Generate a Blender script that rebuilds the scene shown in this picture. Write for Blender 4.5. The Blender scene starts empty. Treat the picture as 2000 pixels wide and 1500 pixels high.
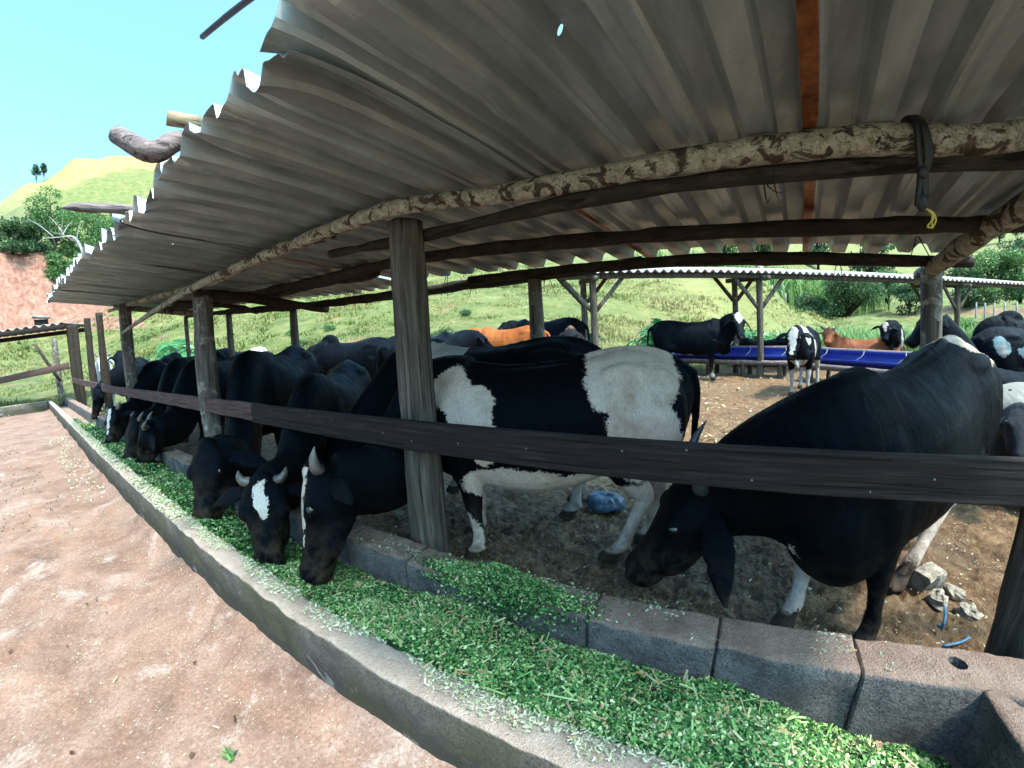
import bpy, math, random
import numpy as np
from mathutils import Vector, Matrix, noise as mnoise

# ------------------------------------------------------------------ camera, sky, sun
S = bpy.context.scene
COL = S.collection
CAMZ = 1.18
YAW, PIT, ROL = -0.53475, -0.119623, -0.05108
FPX, KD = 802.756, -0.214684            # lens: theta = r/f (1 + k (r/1250)^2), r in pixels of a 2000 px wide frame
cam = bpy.data.cameras.new("camera")
cam_o = bpy.data.objects.new("camera", cam); COL.objects.link(cam_o)
_r0 = np.array([math.cos(YAW), -math.sin(YAW), 0]); _f = np.array([math.sin(YAW)*math.cos(PIT), math.cos(YAW)*math.cos(PIT), math.sin(PIT)])
_u0 = np.array([-math.sin(PIT)*math.sin(YAW), -math.sin(PIT)*math.cos(YAW), math.cos(PIT)])
_R = math.cos(ROL)*_r0 + math.sin(ROL)*_u0; _U = -math.sin(ROL)*_r0 + math.cos(ROL)*_u0
cam_o.matrix_world = Matrix(((_R[0], _U[0], -_f[0], 0), (_R[1], _U[1], -_f[1], 0), (_R[2], _U[2], -_f[2], CAMZ), (0, 0, 0, 1)))
cam.type = 'PANO'; cam.sensor_width = 36.0; cam.sensor_fit = 'HORIZONTAL'
pc = cam if hasattr(cam, 'panorama_type') else cam.cycles
pc.panorama_type = 'FISHEYE_LENS_POLYNOMIAL'
MM = 36.0/2000
pc.fisheye_fov = math.radians(175)
pc.fisheye_polynomial_k0 = 0.0
pc.fisheye_polynomial_k1 = -1/(FPX*MM)
pc.fisheye_polynomial_k2 = 0.0
pc.fisheye_polynomial_k3 = -KD/(FPX*1250**2*MM**3)
pc.fisheye_polynomial_k4 = 0.0
cam.clip_start = 0.02; cam.clip_end = 2000
S.camera = cam_o

SUN_EL, SUN_AZ = math.radians(60), math.radians(101)     # azimuth from +Y towards +X
W = bpy.data.worlds.new("World"); S.world = W; W.use_nodes = True
wn = W.node_tree; wn.nodes.clear()
sky = wn.nodes.new('ShaderNodeTexSky'); sky.sky_type = 'NISHITA'; sky.sun_disc = False
sky.sun_elevation = SUN_EL; sky.sun_rotation = SUN_AZ; sky.air_density = 1.0; sky.dust_density = 5.0; sky.ozone_density = 0.15
bg = wn.nodes.new('ShaderNodeBackground'); bg.inputs[1].default_value = 0.15
wo = wn.nodes.new('ShaderNodeOutputWorld')
tint = wn.nodes.new('ShaderNodeMix'); tint.data_type = 'RGBA'; tint.blend_type = 'MULTIPLY'; tint.inputs[0].default_value = 1; tint.inputs[7].default_value = (.56, .91, 1.0, 1)   # the sky of that day is turquoise
wn.links.new(sky.outputs[0], tint.inputs[6]); wn.links.new(tint.outputs[2], bg.inputs[0]); wn.links.new(bg.outputs[0], wo.inputs[0])
sun = bpy.data.lights.new("sun", 'SUN'); sun.energy = 2.0; sun.angle = math.radians(5.0); sun.color = (1, .94, .83)
sun_o = bpy.data.objects.new("sun", sun); COL.objects.link(sun_o)
sd = Vector((math.sin(SUN_AZ)*math.cos(SUN_EL), math.cos(SUN_AZ)*math.cos(SUN_EL), math.sin(SUN_EL)))
sun_o.rotation_euler = sd.to_track_quat('Z', 'Y').to_euler(); sun_o.location = (0, 0, 30)
S.view_settings.view_transform = 'Standard'; S.view_settings.look = 'None'
S.view_settings.exposure = 2.2; S.view_settings.gamma = 1.0
S.render.engine = 'CYCLES'
S.cycles.max_bounces = 5; S.cycles.transparent_max_bounces = 8
S.cycles.use_denoising = True

# ------------------------------------------------------------------ helpers
def rayd(px, py):
    x, y = px-1000.0, 750.0-py; r = math.hypot(x, y)+1e-9
    th = r/FPX*(1+KD*(r/1250)**2); s = math.sin(th)
    d = _R*(s*x/r)+_U*(s*y/r)+_f*math.cos(th)
    return d
def at(px, py, z=None, Y=None, X=None, d=None):
    """a place in the yard seen at a pixel of the survey photo: on the level z, or at the distance Y / X / d"""
    v = rayd(px, py)
    if z is not None: t = (z-CAMZ)/v[2]
    elif Y is not None: t = Y/v[1]
    elif X is not None: t = X/v[0]
    else: t = d/math.hypot(v[0], v[1])
    return np.array([v[0]*t, v[1]*t, CAMZ+v[2]*t])

rng = np.random.default_rng(7)
def _h(ix, iy, iz, seed):
    n = (ix*374761393 + iy*668265263 + iz*2147483647 + seed*1274126177) & 0xffffffff
    n = ((n ^ (n >> 13))*1274126177) & 0xffffffff
    n = (n ^ (n >> 16)) & 0xffff
    return n/65535.0
def vn(p, seed=0):
    p = np.asarray(p, float); i = np.floor(p).astype(np.int64); f = p-i; f = f*f*(3-2*f)
    r = 0
    for a in (0, 1):
        for b in (0, 1):
            for c in (0, 1):
                w = (f[:, 0] if a else 1-f[:, 0])*(f[:, 1] if b else 1-f[:, 1])*(f[:, 2] if c else 1-f[:, 2])
                r = r + w*_h(i[:, 0]+a, i[:, 1]+b, i[:, 2]+c, seed)
    return r*2-1
def fbm(p, sc=1, oct=4, seed=0):
    p = np.asarray(p, float)*sc; r = 0; a = 1
    for k in range(oct):
        r = r+a*vn(p, seed+k); p = p*2.03+11.7; a *= .5
    return r

def mk(name, v, f, mat=None, parent=None, smooth=True, attrs=None, link=True, uv=None):
    me = bpy.data.meshes.new(name)
    v = np.asarray(v, np.float32)
    if isinstance(f, np.ndarray):
        k = f.shape[1]; n = len(f)
        me.vertices.add(len(v)); me.vertices.foreach_set('co', v.ravel())
        me.loops.add(n*k); me.loops.foreach_set('vertex_index', f.astype(np.int32).ravel())
        me.polygons.add(n); me.polygons.foreach_set('loop_start', np.arange(0, n*k, k, dtype=np.int32))
        me.update(calc_edges=True)
    else:
        me.from_pydata([tuple(x) for x in v], [], [tuple(x) for x in f]); me.update()
    me.polygons.foreach_set('use_smooth', np.full(len(me.polygons), smooth))
    if attrs:
        for an, av in attrs.items():
            a = me.attributes.new(an, 'FLOAT', 'POINT'); a.data.foreach_set('value', np.asarray(av, np.float32))
    if uv is not None:
        l = me.uv_layers.new(name='UVMap'); vi = np.empty(len(me.loops), np.int32); me.loops.foreach_get('vertex_index', vi)
        l.data.foreach_set('uv', np.asarray(uv, np.float32)[vi].ravel())
    if mat: me.materials.append(mat)
    if not link: return me
    o = bpy.data.objects.new(name, me); COL.objects.link(o)
    if parent: o.parent = parent
    return o
def tag(o, label=None, cat=None, group=None, kind=None):
    if label: o['label'] = label
    if cat: o['category'] = cat
    if group: o['group'] = group
    if kind: o['kind'] = kind
    return o
def thing(name, label, cat, loc=(0, 0, 0), group=None):
    o = bpy.data.objects.new(name, None); COL.objects.link(o); o.location = loc; o.empty_display_size = .2
    return tag(o, label, cat, group)
class MB:
    """gathers shapes for one mesh"""
    def __init__(s): s.v = []; s.f = []; s.n = 0
    def add(s, v, f):
        s.v.append(np.asarray(v, float)); s.f += [tuple(int(i)+s.n for i in q) for q in f]; s.n += len(v); return s
    def build(s, name, mat, parent=None, smooth=True, loc=None, **k):
        v = np.concatenate(s.v)
        if loc is not None: v = v-np.asarray(loc)
        o = mk(name, v, s.f, mat, parent, smooth, **k)
        if loc is not None: o.location = loc
        return o
def spline(P, n):
    P = np.asarray(P, float)
    if len(P) < 3:
        t = np.linspace(0, 1, n)[:, None]; return P[0]*(1-t)+P[-1]*t
    Q = np.vstack([2*P[0]-P[1], P, 2*P[-1]-P[-2]]); out = []
    for t in np.linspace(0, len(P)-1-1e-9, n):
        i = int(t); u = t-i; a, b, c, d = Q[i:i+4]
        out.append(.5*((2*b)+(-a+c)*u+(2*a-5*b+4*c-d)*u*u+(-a+3*b-3*c+d)*u**3))
    return np.array(out)
def tube(P, R, seg=12, n=None, rough=0, seed=0, groove=0, up=None, nscale=6):
    """a round or oval limb along the path P; R radii (per point: one, or (across, along up))"""
    P = np.asarray(P, float); R = np.asarray(R, float)
    if R.ndim == 0: R = np.full(len(P), float(R))
    if R.ndim == 1: R = np.stack([R, R], 1)
    if n and n > len(P):
        C = spline(P, n); t = np.linspace(0, len(P)-1, n); R = np.stack([np.interp(t, np.arange(len(P)), R[:, k]) for k in (0, 1)], 1)
    else: C = P
    m = len(C); T = np.gradient(C, axis=0); T /= np.linalg.norm(T, axis=1)[:, None]+1e-12
    ref = np.array(up if up is not None else ((0, 0, 1) if abs(T[0][2]) < .9 else (0, 1, 0)), float)
    a = ref-T[0]*ref.dot(T[0]); a /= np.linalg.norm(a); V = []
    th = np.arange(seg)*2*math.pi/seg
    for i in range(m):
        if up is not None: a = np.array(up, float)
        a = a-T[i]*a.dot(T[i]); a /= np.linalg.norm(a)+1e-12; b = np.cross(T[i], a)
        k = np.ones(seg)
        if groove: k = k+groove*(np.sin(th*7+seed)*.5+np.sin(th*13+seed*2+i*.05)*.5)
        V.append(C[i]+np.outer(np.cos(th)*R[i, 1]*k, a)+np.outer(np.sin(th)*R[i, 0]*k, b))
    V = np.array(V)
    if rough:
        fl = V.reshape(-1, 3); nz = fbm(fl*[1, 1, 1], nscale, 3, seed).reshape(m, seg)
        V = V+(V-C[:, None])*(nz*rough)[..., None]
    V = V.reshape(-1, 3); F = []
    for i in range(m-1):
        for j in range(seg):
            k = (j+1) % seg; F.append((i*seg+j, i*seg+k, (i+1)*seg+k, (i+1)*seg+j))
    c0, c1 = len(V), len(V)+1; V = np.vstack([V, C[0], C[-1]])
    for j in range(seg):
        k = (j+1) % seg; F.append((c0, k, j)); F.append((c1, (m-1)*seg+j, (m-1)*seg+k))
    return V, F
def ball(c, r, R=None, nu=12, nv=8):
    V = []; F = []
    for i in range(nv+1):
        p = math.pi*i/nv
        for j in range(nu):
            t = 2*math.pi*j/nu; V.append((math.sin(p)*math.cos(t), math.sin(p)*math.sin(t), math.cos(p)))
    V = np.array(V)*np.asarray(r, float)
    if R is not None: V = V@np.asarray(R).T
    V = V+np.asarray(c, float)
    for i in range(nv):
        for j in range(nu):
            k = (j+1) % nu; F.append((i*nu+j, (i+1)*nu+j, (i+1)*nu+k, i*nu+k))
    return V, F
def box(x0, x1, y0, y1, z0, z1):
    V = [(x, y, z) for x in (x0, x1) for y in (y0, y1) for z in (z0, z1)]
    return np.array(V, float), [(0, 1, 3, 2), (4, 6, 7, 5), (0, 4, 5, 1), (2, 3, 7, 6), (0, 2, 6, 4), (1, 5, 7, 3)]
def beam(A, B, w, h, up=(0, 0, 1), n=2, rough=0, seed=0, bow=0):
    """a sawn board from A to B: w across, h along up"""
    A, B = np.asarray(A, float), np.asarray(B, float); T = B-A; T /= np.linalg.norm(T)
    u = np.array(up, float); u = u-T*u.dot(T); u /= np.linalg.norm(u); s = np.cross(T, u); V = []; F = []
    e = min(w, h)*.12; prof = []
    for (a, b) in ((1, 1), (-1, 1), (-1, -1), (1, -1)):
        c = [(a*(w/2), b*(h/2-e)), (a*(w/2-e), b*(h/2))]
        prof += c if a*b > 0 else c[::-1]
    m = len(prof)
    for i in range(n):
        t = i/(n-1); C = A+(B-A)*t+u*bow*math.sin(math.pi*t)
        for (p, q) in prof: V.append(C+s*p+u*q)
    V = np.array(V)
    if rough: V = V+np.stack([fbm(V, 9, 3, seed+k) for k in range(3)], 1)*rough
    for i in range(n-1):
        for j in range(m):
            k = (j+1) % m; F.append((i*m+j, i*m+k, (i+1)*m+k, (i+1)*m+j))
    F.append(tuple(range(m))[::-1]); F.append(tuple((n-1)*m+j for j in range(m)))
    return V, F

# ------------------------------------------------------------------ materials
class G:
    def __init__(s, name):
        s.m = bpy.data.materials.new(name); s.m.use_nodes = True; s.t = s.m.node_tree; s.t.nodes.clear()
        s.out = s.n('ShaderNodeOutputMaterial'); s.b = s.n('ShaderNodeBsdfPrincipled'); s.l(s.b.outputs[0], s.out.inputs[0])
    def n(s, t, **k):
        x = s.t.nodes.new(t)
        for a, b in k.items(): setattr(x, a, b)
        return x
    def l(s, a, b): s.t.links.new(a, b)
    def val(s, sock, v):
        if hasattr(v, 'is_output') or isinstance(v, bpy.types.NodeSocket): s.l(v, sock)
        else: sock.default_value = v
    def coord(s, kind='Object'): return s.n('ShaderNodeTexCoord').outputs[kind]
    def pos(s): return s.n('ShaderNodeNewGeometry').outputs['Position']
    def map(s, v, sc): 
        x = s.n('ShaderNodeVectorMath', operation='MULTIPLY'); s.l(v, x.inputs[0]); x.inputs[1].default_value = sc; return x.outputs[0]
    def noise(s, v, sc=5, det=5, rough=.6, dist=0):
        x = s.n('ShaderNodeTexNoise'); s.l(v, x.inputs['Vector']); x.inputs['Scale'].default_value = sc; x.inputs['Detail'].default_value = det
        x.inputs['Roughness'].default_value = rough; x.inputs['Distortion'].default_value = dist; return x.outputs['Fac']
    def noisec(s, v, sc=5, det=3):
        x = s.n('ShaderNodeTexNoise'); s.l(v, x.inputs['Vector']); x.inputs['Scale'].default_value = sc; x.inputs['Detail'].default_value = det; return x.outputs['Color']
    def voro(s, v, sc=5, feature='F1', out='Distance'):
        x = s.n('ShaderNodeTexVoronoi', feature=feature); s.l(v, x.inputs['Vector']); x.inputs['Scale'].default_value = sc; return x.outputs[out]
    def ramp(s, fac, stops, interp='LINEAR'):
        x = s.n('ShaderNodeValToRGB'); s.l(fac, x.inputs[0]); r = x.color_ramp; r.interpolation = interp
        while len(r.elements) < len(stops): r.elements.new(.5)
        for e, (p, c) in zip(r.elements, stops):
            e.position = p; e.color = tuple(c)+(1,) if not np.isscalar(c) else (c, c, c, 1)
        return x.outputs[0]
    def mix(s, f, a, b, mode='MIX'):
        x = s.n('ShaderNodeMix', data_type='RGBA', blend_type=mode)
        s.val(x.inputs[0], f)
        for sock, c in ((x.inputs[6], a), (x.inputs[7], b)):
            if isinstance(c, (tuple, list)): sock.default_value = tuple(c)+(1,)
            else: s.l(c, sock)
        return x.outputs[2]
    def math(s, op, a, b=0.0, c=None, clamp=False):
        x = s.n('ShaderNodeMath', operation=op, use_clamp=clamp); s.val(x.inputs[0], a); s.val(x.inputs[1], b)
        if c is not None: s.val(x.inputs[2], c)
        return x.outputs[0]
    def attr(s, nm): return s.n('ShaderNodeAttribute', attribute_name=nm).outputs['Fac']
    def bump(s, h, dist=.01, st=1.0, normal=None):
        x = s.n('ShaderNodeBump'); s.l(h, x.inputs['Height']); x.inputs['Distance'].default_value = dist; x.inputs['Strength'].default_value = st
        if normal: s.l(normal, x.inputs['Normal'])
        s.l(x.outputs[0], s.b.inputs['Normal']); return x.outputs[0]
    def sheen(s, col, rough):
        m = s.done(col, rough, .05); s.b.inputs['Specular Tint'].default_value = (.30, .62, 1, 1); return m
    def done(s, col, rough=.8, spec=.3, metal=0):
        if isinstance(col, (tuple, list)): s.b.inputs['Base Color'].default_value = tuple(col)+(1,)
        else: s.l(col, s.b.inputs['Base Color'])
        s.val(s.b.inputs['Roughness'], rough); s.b.inputs['Specular IOR Level'].default_value = spec; s.val(s.b.inputs['Metallic'], metal)
        return s.m

def wood_mat(name, dark, mid, light, stretch=(14, 14, 1.6), patch=None, sc=1.0, coord='Object', bump=.006, gscale=3.0):
    g = G(name); c = g.coord(coord); v = g.map(c, tuple(q*sc for q in stretch))
    n1 = g.noise(v, gscale, 6, .65, .3); col = g.ramp(n1, [(.25, dark), (.5, mid), (.75, light)])
    n2 = g.noise(c, 2.2*sc, 4); col = g.mix(g.math('MULTIPLY', n2, .55), col, dark)
    ck = g.ramp(g.noise(g.map(c, tuple(q*sc*(1.5 if q > 4 else .45) for q in stretch)), gscale*.8, 4, .6), [(.36, .85), (.42, 0.0)]); col = g.mix(ck, col, tuple(q*.4 for q in dark))
    h = g.math('SUBTRACT', n1, g.math('MULTIPLY', ck, .6))
    if patch:
        a, lo, hi, pc_, ps = patch
        w = g.noise(c, ps, 5, .62, .8); k = g.ramp(w, [(lo, 0.0), (hi, 1.0)])
        rim = g.voro(g.mix(.12, c, g.noisec(c, ps*2)), ps*1.6, 'DISTANCE_TO_EDGE'); rk = g.ramp(rim, [(.0, .25), (.05, 1.0)])
        pcol = g.ramp(g.noise(c, ps*3, 4), [(.3, pc_[0]), (.55, pc_[1]), (.8, pc_[2])])
        pcol = g.mix(rk, dark, pcol)
        col = g.mix(k, col, pcol); h = g.math('ADD', n1, g.math('MULTIPLY', k, .3))
    g.bump(h, bump, .9)
    return g.done(col, .85, .2)
M = {}
M['post'] = wood_mat('weathered post wood', (.022, .017, .014), (.085, .070, .059), (.21, .18, .153), (13, 13, .9), bump=.012)
M['post_l'] = wood_mat('grey post wood', (.03, .025, .022), (.11, .095, .085), (.24, .21, .19), (13, 13, .9), patch=(1, .52, .62, ((.13, .12, .11), (.24, .22, .2), (.33, .31, .28)), 9))
M['bark'] = wood_mat('dark bark pole', (.010, .008, .007), (.03, .022, .017), (.07, .05, .038), (3, 9, 9), bump=.012)
M['lichen'] = wood_mat('lichen covered bark', (.022, .016, .012), (.06, .042, .03), (.13, .1, .07), (4, 9, 9),
                       patch=(1, .43, .465, ((.15, .135, .10), (.27, .25, .20), (.40, .38, .33)), 13), bump=.008)
M['rail'] = wood_mat('dark stained board', (.006, .0045, .0048), (.0165, .012, .0122), (.046, .034, .033), (1.2, 24, 24), bump=.006)
M['rail_r'] = wood_mat('reddish worn board', (.04, .024, .024), (.085, .052, .05), (.16, .11, .10), (1.2, 20, 20), bump=.005)
M['log'] = wood_mat('peeled grey log', (.06, .045, .05), (.16, .125, .13), (.32, .26, .24), (2, 16, 16), sc=1.2, bump=.008)
M['log_t'] = wood_mat('tan peeled log', (.10, .075, .05), (.28, .21, .14), (.45, .36, .26), (10, 2, 10), sc=1.4)
M['log_y'] = wood_mat('grey log along the roof', (.06, .045, .05), (.16, .125, .13), (.32, .26, .24), (16, 2, 16), sc=1.2, bump=.008)

def metal_sheet(name, rust):
    g = G(name); c = g.pos(); uv = g.coord('UV')
    sp = g.n('ShaderNodeSeparateXYZ'); g.l(uv, sp.inputs[0]); u, v = sp.outputs[0], sp.outputs[1]
    col = g.ramp(g.noise(g.map(c, (7, 1.2, 3)), 1.6, 5, .6), [(.3, (.20, .235, .25)), (.55, (.31, .35, .365)), (.8, (.42, .465, .48))])
    col = g.mix(g.ramp(g.noise(c, 5, 6, .7), [(.45, 0.0), (.75, .55)]), col, (.18, .19, .19))
    spk = g.ramp(g.voro(c, 42), [(.06, 1.0), (.11, 0.0)]); col = g.mix(g.math('MULTIPLY', spk, g.ramp(g.noise(c, 14, 2), [(.5, 0.0), (.62, .8)])), col, (.03, .025, .02))
    streak = g.ramp(g.noise(g.map(c, (22, .7, 3)), 1, 3), [(.62, 0.0), (.72, .22)]); col = g.mix(streak, col, (.20, .14, .09))
    if rust:
        e = g.math('SUBTRACT', 1.0, g.math('MULTIPLY', g.math('ABSOLUTE', g.math('SUBTRACT', u, .02)), 34.0), clamp=True)
        e = g.math('MULTIPLY', e, g.ramp(g.noise(g.map(c, (9, 2.2, 3)), 2.2, 5), [(.28, .35), (.5, 1.3)]), clamp=True)
        if rust == 2: e = g.math('MULTIPLY', e, g.ramp(v, [(.45, 0.0), (.6, 1.0)]))
        rc = g.ramp(g.noise(c, 17, 6, .7), [(.3, (.05, .018, .009)), (.5, (.20, .065, .02)), (.8, (.40, .16, .055))])
        col = g.mix(g.ramp(e, [(.12, 0.0), (.35, 1.0)]), col, rc)
    v2 = g.n('ShaderNodeTexVoronoi', voronoi_dimensions='2D'); g.l(c, v2.inputs['Vector']); v2.inputs['Scale'].default_value = 2.3; dv = v2.outputs['Distance']
    n = g.noise(c, 60, 3); g.bump(g.math('ADD', g.noise(c, 6, 3), g.math('MULTIPLY', n, .12)), .012, .35)
    m = g.done(col, g.ramp(g.noise(c, 4, 4), [(.3, .34), (.7, .5)]), .5, .55)
    # nail holes rusted through
    hole = g.math('LESS_THAN', dv, g.math('MULTIPLY', g.ramp(v2.outputs['Color'], [(.50, 0.0), (.72, 1.0)]), g.math('ADD', .008, g.math('MULTIPLY', g.noise(c, 45, 2), .016))))
    tr = g.n('ShaderNodeBsdfTransparent'); mx = g.n('ShaderNodeMixShader'); g.l(hole, mx.inputs[0]); g.l(g.b.outputs[0], mx.inputs[1]); g.l(tr.outputs[0], mx.inputs[2]); g.l(mx.outputs[0], g.out.inputs[0])
    return m
M['sheet'] = metal_sheet('galvanised sheet', 0); M['sheet_r'] = metal_sheet('galvanised sheet with rusted lap', 1); M['sheet_p'] = metal_sheet('galvanised sheet rusted at the back', 2)
def mat_fibre():
    g = G('white fibre cement'); c = g.pos()
    col = g.ramp(g.noise(c, 3, 6, .7), [(.3, (.22, .225, .23)), (.55, (.34, .345, .35)), (.8, (.46, .46, .455))]); return g.done(col, .7, .3)
M['fibre'] = mat_fibre()
def mat_fibre_d():
    g = G('weathered fibre cement'); c = g.pos()
    col = g.ramp(g.noise(c, 3, 6, .7), [(.3, (.10, .09, .08)), (.55, (.20, .18, .165)), (.8, (.32, .29, .27))]); return g.done(col, .8, .3)
M['fibre_d'] = mat_fibre_d()
def concrete(name, dark, mid, light, top, topw=.7, moss=0, bumpd=.008):
    g = G(name); c = g.pos(); no = g.n('ShaderNodeNewGeometry').outputs['Normal']
    sp = g.n('ShaderNodeSeparateXYZ'); g.l(no, sp.inputs[0]); 
    n1 = g.noise(c, 9, 8, .7); col = g.ramp(n1, [(.3, dark), (.5, mid), (.72, light)])
    fine = g.noise(c, 130, 4, .75); col = g.mix(g.ramp(fine, [(.36, .8), (.52, 0.0)]), col, tuple(q*.6 for q in dark)); col = g.mix(g.ramp(fine, [(.58, 0.0), (.7, .6)]), col, light)
    if moss:
        pz = g.n('ShaderNodeSeparateXYZ'); g.l(c, pz.inputs[0]); st = g.math('ADD', pz.outputs[2], g.math('MULTIPLY', g.noise(g.map(c, (1, 1, 2)), 5, 7, .72, .6), .30)); col = g.mix(g.ramp(st, [(.27, .92), (.37, 0.0)]), col, (.05, .046, .044)); pl = g.ramp(g.noise(g.map(c, (1, 1, 1.6)), 3.6, 7, .7, .5), [(.60, 0.0), (.64, .6)]); col = g.mix(pl, col, (.33, .31, .31))
        col = g.mix(g.math('MULTIPLY', g.ramp(g.noise(c, 4.5, 5), [(.42, 0.0), (.6, 1.0)]), moss), col, (.06, .062, .022))
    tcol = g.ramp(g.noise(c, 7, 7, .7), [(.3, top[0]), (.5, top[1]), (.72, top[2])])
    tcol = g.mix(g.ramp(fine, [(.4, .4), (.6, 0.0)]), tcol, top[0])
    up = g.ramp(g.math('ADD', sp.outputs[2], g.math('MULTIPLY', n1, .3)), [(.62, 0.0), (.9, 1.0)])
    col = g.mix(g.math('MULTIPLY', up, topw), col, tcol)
    h = g.math('ADD', g.math('MULTIPLY', g.noise(c, 60, 6, .75), 1.0), g.math('MULTIPLY', g.noise(c, 170, 3), .6)); g.bump(h, bumpd*1.8, 1.0)
    return g.done(col, .9, .2)
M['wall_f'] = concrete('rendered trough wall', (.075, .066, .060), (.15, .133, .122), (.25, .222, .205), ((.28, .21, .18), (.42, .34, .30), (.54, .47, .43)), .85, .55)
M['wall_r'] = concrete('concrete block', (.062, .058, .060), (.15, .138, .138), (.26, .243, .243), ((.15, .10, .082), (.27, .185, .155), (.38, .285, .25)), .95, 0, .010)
def mat_yard():
    g = G('dusty concrete slab'); c = g.pos()
    col = g.ramp(g.noise(c, 2.2, 10, .74, .4), [(.30, (.078, .042, .033)), (.44, (.155, .090, .070)), (.58, (.225, .143, .116)), (.74, (.285, .215, .19))])
    red = g.ramp(g.noise(g.map(c, (1, 1.6, 1)), 2.4, 5, .6, .6), [(.5, 0.0), (.68, .42)]); col = g.mix(red, col, (.25, .13, .09))
    wh = g.ramp(g.noise(c, 3.4, 12, .8, .5), [(.54, 0.0), (.68, .7)]); col = g.mix(wh, col, (.37, .325, .30))
    dk = g.ramp(g.noise(c, 2.1, 6, .65, .5), [(.62, 0.0), (.75, .6)]); col = g.mix(dk, col, (.15, .085, .06))
    fine = g.noise(c, 75, 7, .85); col = g.mix(g.ramp(fine, [(.36, .8), (.5, 0.0)]), col, (.09, .055, .04))
    col = g.mix(g.ramp(fine, [(.56, 0.0), (.68, .6)]), col, (.48, .41, .36))
    crack = g.ramp(g.voro(g.mix(.2, c, g.noisec(c, 3)), 1.1, 'DISTANCE_TO_EDGE'), [(0.0, .6), (.008, 0.0)])
    col = g.mix(g.math('MULTIPLY', crack, g.ramp(g.noise(c, 1.1), [(.5, 0.0), (.6, 1.0)])), col, (.1, .06, .045))
    g.bump(g.math('ADD', g.math('MULTIPLY', g.noise(c, 40, 6, .7), .8), g.math('MULTIPLY', fine, .4)), .008, .8)
    return g.done(col, .9, .2)
M['yard'] = mat_yard()
def mat_ground():
    g = G('pen earth and pasture'); c = g.pos(); mud, wet, soil, dry = g.attr('mud'), g.attr('wet'), g.attr('soil'), g.attr('dry')
    gr = g.ramp(g.noise(c, .8, 8, .7), [(.3, (.045, .068, .018)), (.47, (.11, .13, .036)), (.6, (.175, .17, .06)), (.75, (.25, .215, .105))])
    gr = g.mix(g.ramp(g.noise(c, 5, 6, .75), [(.35, .6), (.6, 0.0)]), gr, (.035, .06, .018))
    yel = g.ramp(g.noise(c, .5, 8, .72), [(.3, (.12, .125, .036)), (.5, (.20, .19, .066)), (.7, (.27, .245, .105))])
    gr = g.mix(dry, gr, yel)  # dry grass tone, also the painted sunlit part of the left hill
    er = g.ramp(g.noise(c, .33, 7, .7, .5), [(.56, 0.0), (.66, .7)]); gr = g.mix(g.math('MULTIPLY', er, g.math('SUBTRACT', 1.0, dry)), gr, (.23, .13, .08))
    sc = g.ramp(g.noise(g.map(c, (1, 1, .6)), 1.5, 10, .8, .8), [(.3, (.045, .022, .016)), (.42, (.16, .068, .045)), (.54, (.25, .125, .095)), (.68, (.31, .22, .185))])
    md = g.ramp(g.noise(c, 9, 9, .8, .3), [(.32, (.05, .023, .010)), (.46, (.15, .078, .038)), (.58, (.24, .138, .072)), (.74, (.33, .22, .135))])
    md = g.mix(g.ramp(g.noise(c, 1.4, 5, .6), [(.5, 0.0), (.7, .6)]), md, (.12, .08, .055))
    wt = g.ramp(g.noise(c, 15, 10, .82, .4), [(.36, (.02, .013, .009)), (.47, (.135, .090, .053)), (.58, (.30, .205, .125)), (.72, (.50, .36, .225))])
    md = g.mix(wet, md, wt)
    col = g.mix(mud, gr, md); col = g.mix(soil, col, sc)
    h = g.math('ADD', g.noise(c, 16, 8, .75), g.math('MULTIPLY', g.noise(c, 60, 4, .7), .6)); g.bump(h, .06, 1.0)
    r = g.ramp(g.math('MULTIPLY', wet, g.noise(c, 6, 4)), [(.3, .9), (.6, .5)])
    return g.done(col, r, .3)
M['ground'] = mat_ground()
def leaf_mat(name, cols, rough=.5, trans=.35):
    g = G(name); t = g.attr('tint'); col = g.ramp(t, [(i/(len(cols)-1), c) for i, c in enumerate(cols)]); m = g.done(col, rough, .35)
    tl = g.n('ShaderNodeBsdfTranslucent'); g.l(col, tl.inputs[0]); mx = g.n('ShaderNodeMixShader'); mx.inputs[0].default_value = trans
    g.l(g.b.outputs[0], mx.inputs[1]); g.l(tl.outputs[0], mx.inputs[2]); g.l(mx.outputs[0], g.out.inputs[0]); return m
M['leaf_d'] = leaf_mat('dark bush leaves', [(.018, .045, .022), (.035, .085, .035), (.07, .13, .05), (.13, .19, .09)])
M['leaf_b'] = leaf_mat('bright bush leaves', [(.03, .08, .025), (.06, .15, .05), (.11, .22, .07), (.2, .3, .12)])
M['leaf_t'] = leaf_mat('big glossy plant leaves', [(.015, .08, .025), (.035, .16, .055), (.07, .24, .09), (.16, .34, .16)], .35)
M['cane'] = leaf_mat('cane blades', [(.05, .1, .03), (.1, .2, .06), (.18, .3, .1), (.3, .38, .18)])
M['grass'] = leaf_mat('pasture blades', [(.05, .09, .022), (.12, .155, .04), (.20, .195, .068), (.28, .24, .115)], .6, .3)
M['fodder'] = leaf_mat('chopped green fodder', [(.006, .026, .008), (.03, .115, .03), (.08, .235, .065), (.19, .36, .11), (.38, .50, .22), (.64, .68, .45), (.36, .20, .09)], .55, .15)
M['scrap'] = leaf_mat('dry fodder scraps', [(.10, .2, .09), (.3, .36, .22), (.45, .48, .36), (.56, .52, .42), (.30, .18, .1)], .7, .1)
M['twig'] = leaf_mat('pale bare branches', [(.3, .29, .28), (.4, .39, .38)], .8, 0.0)
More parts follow.
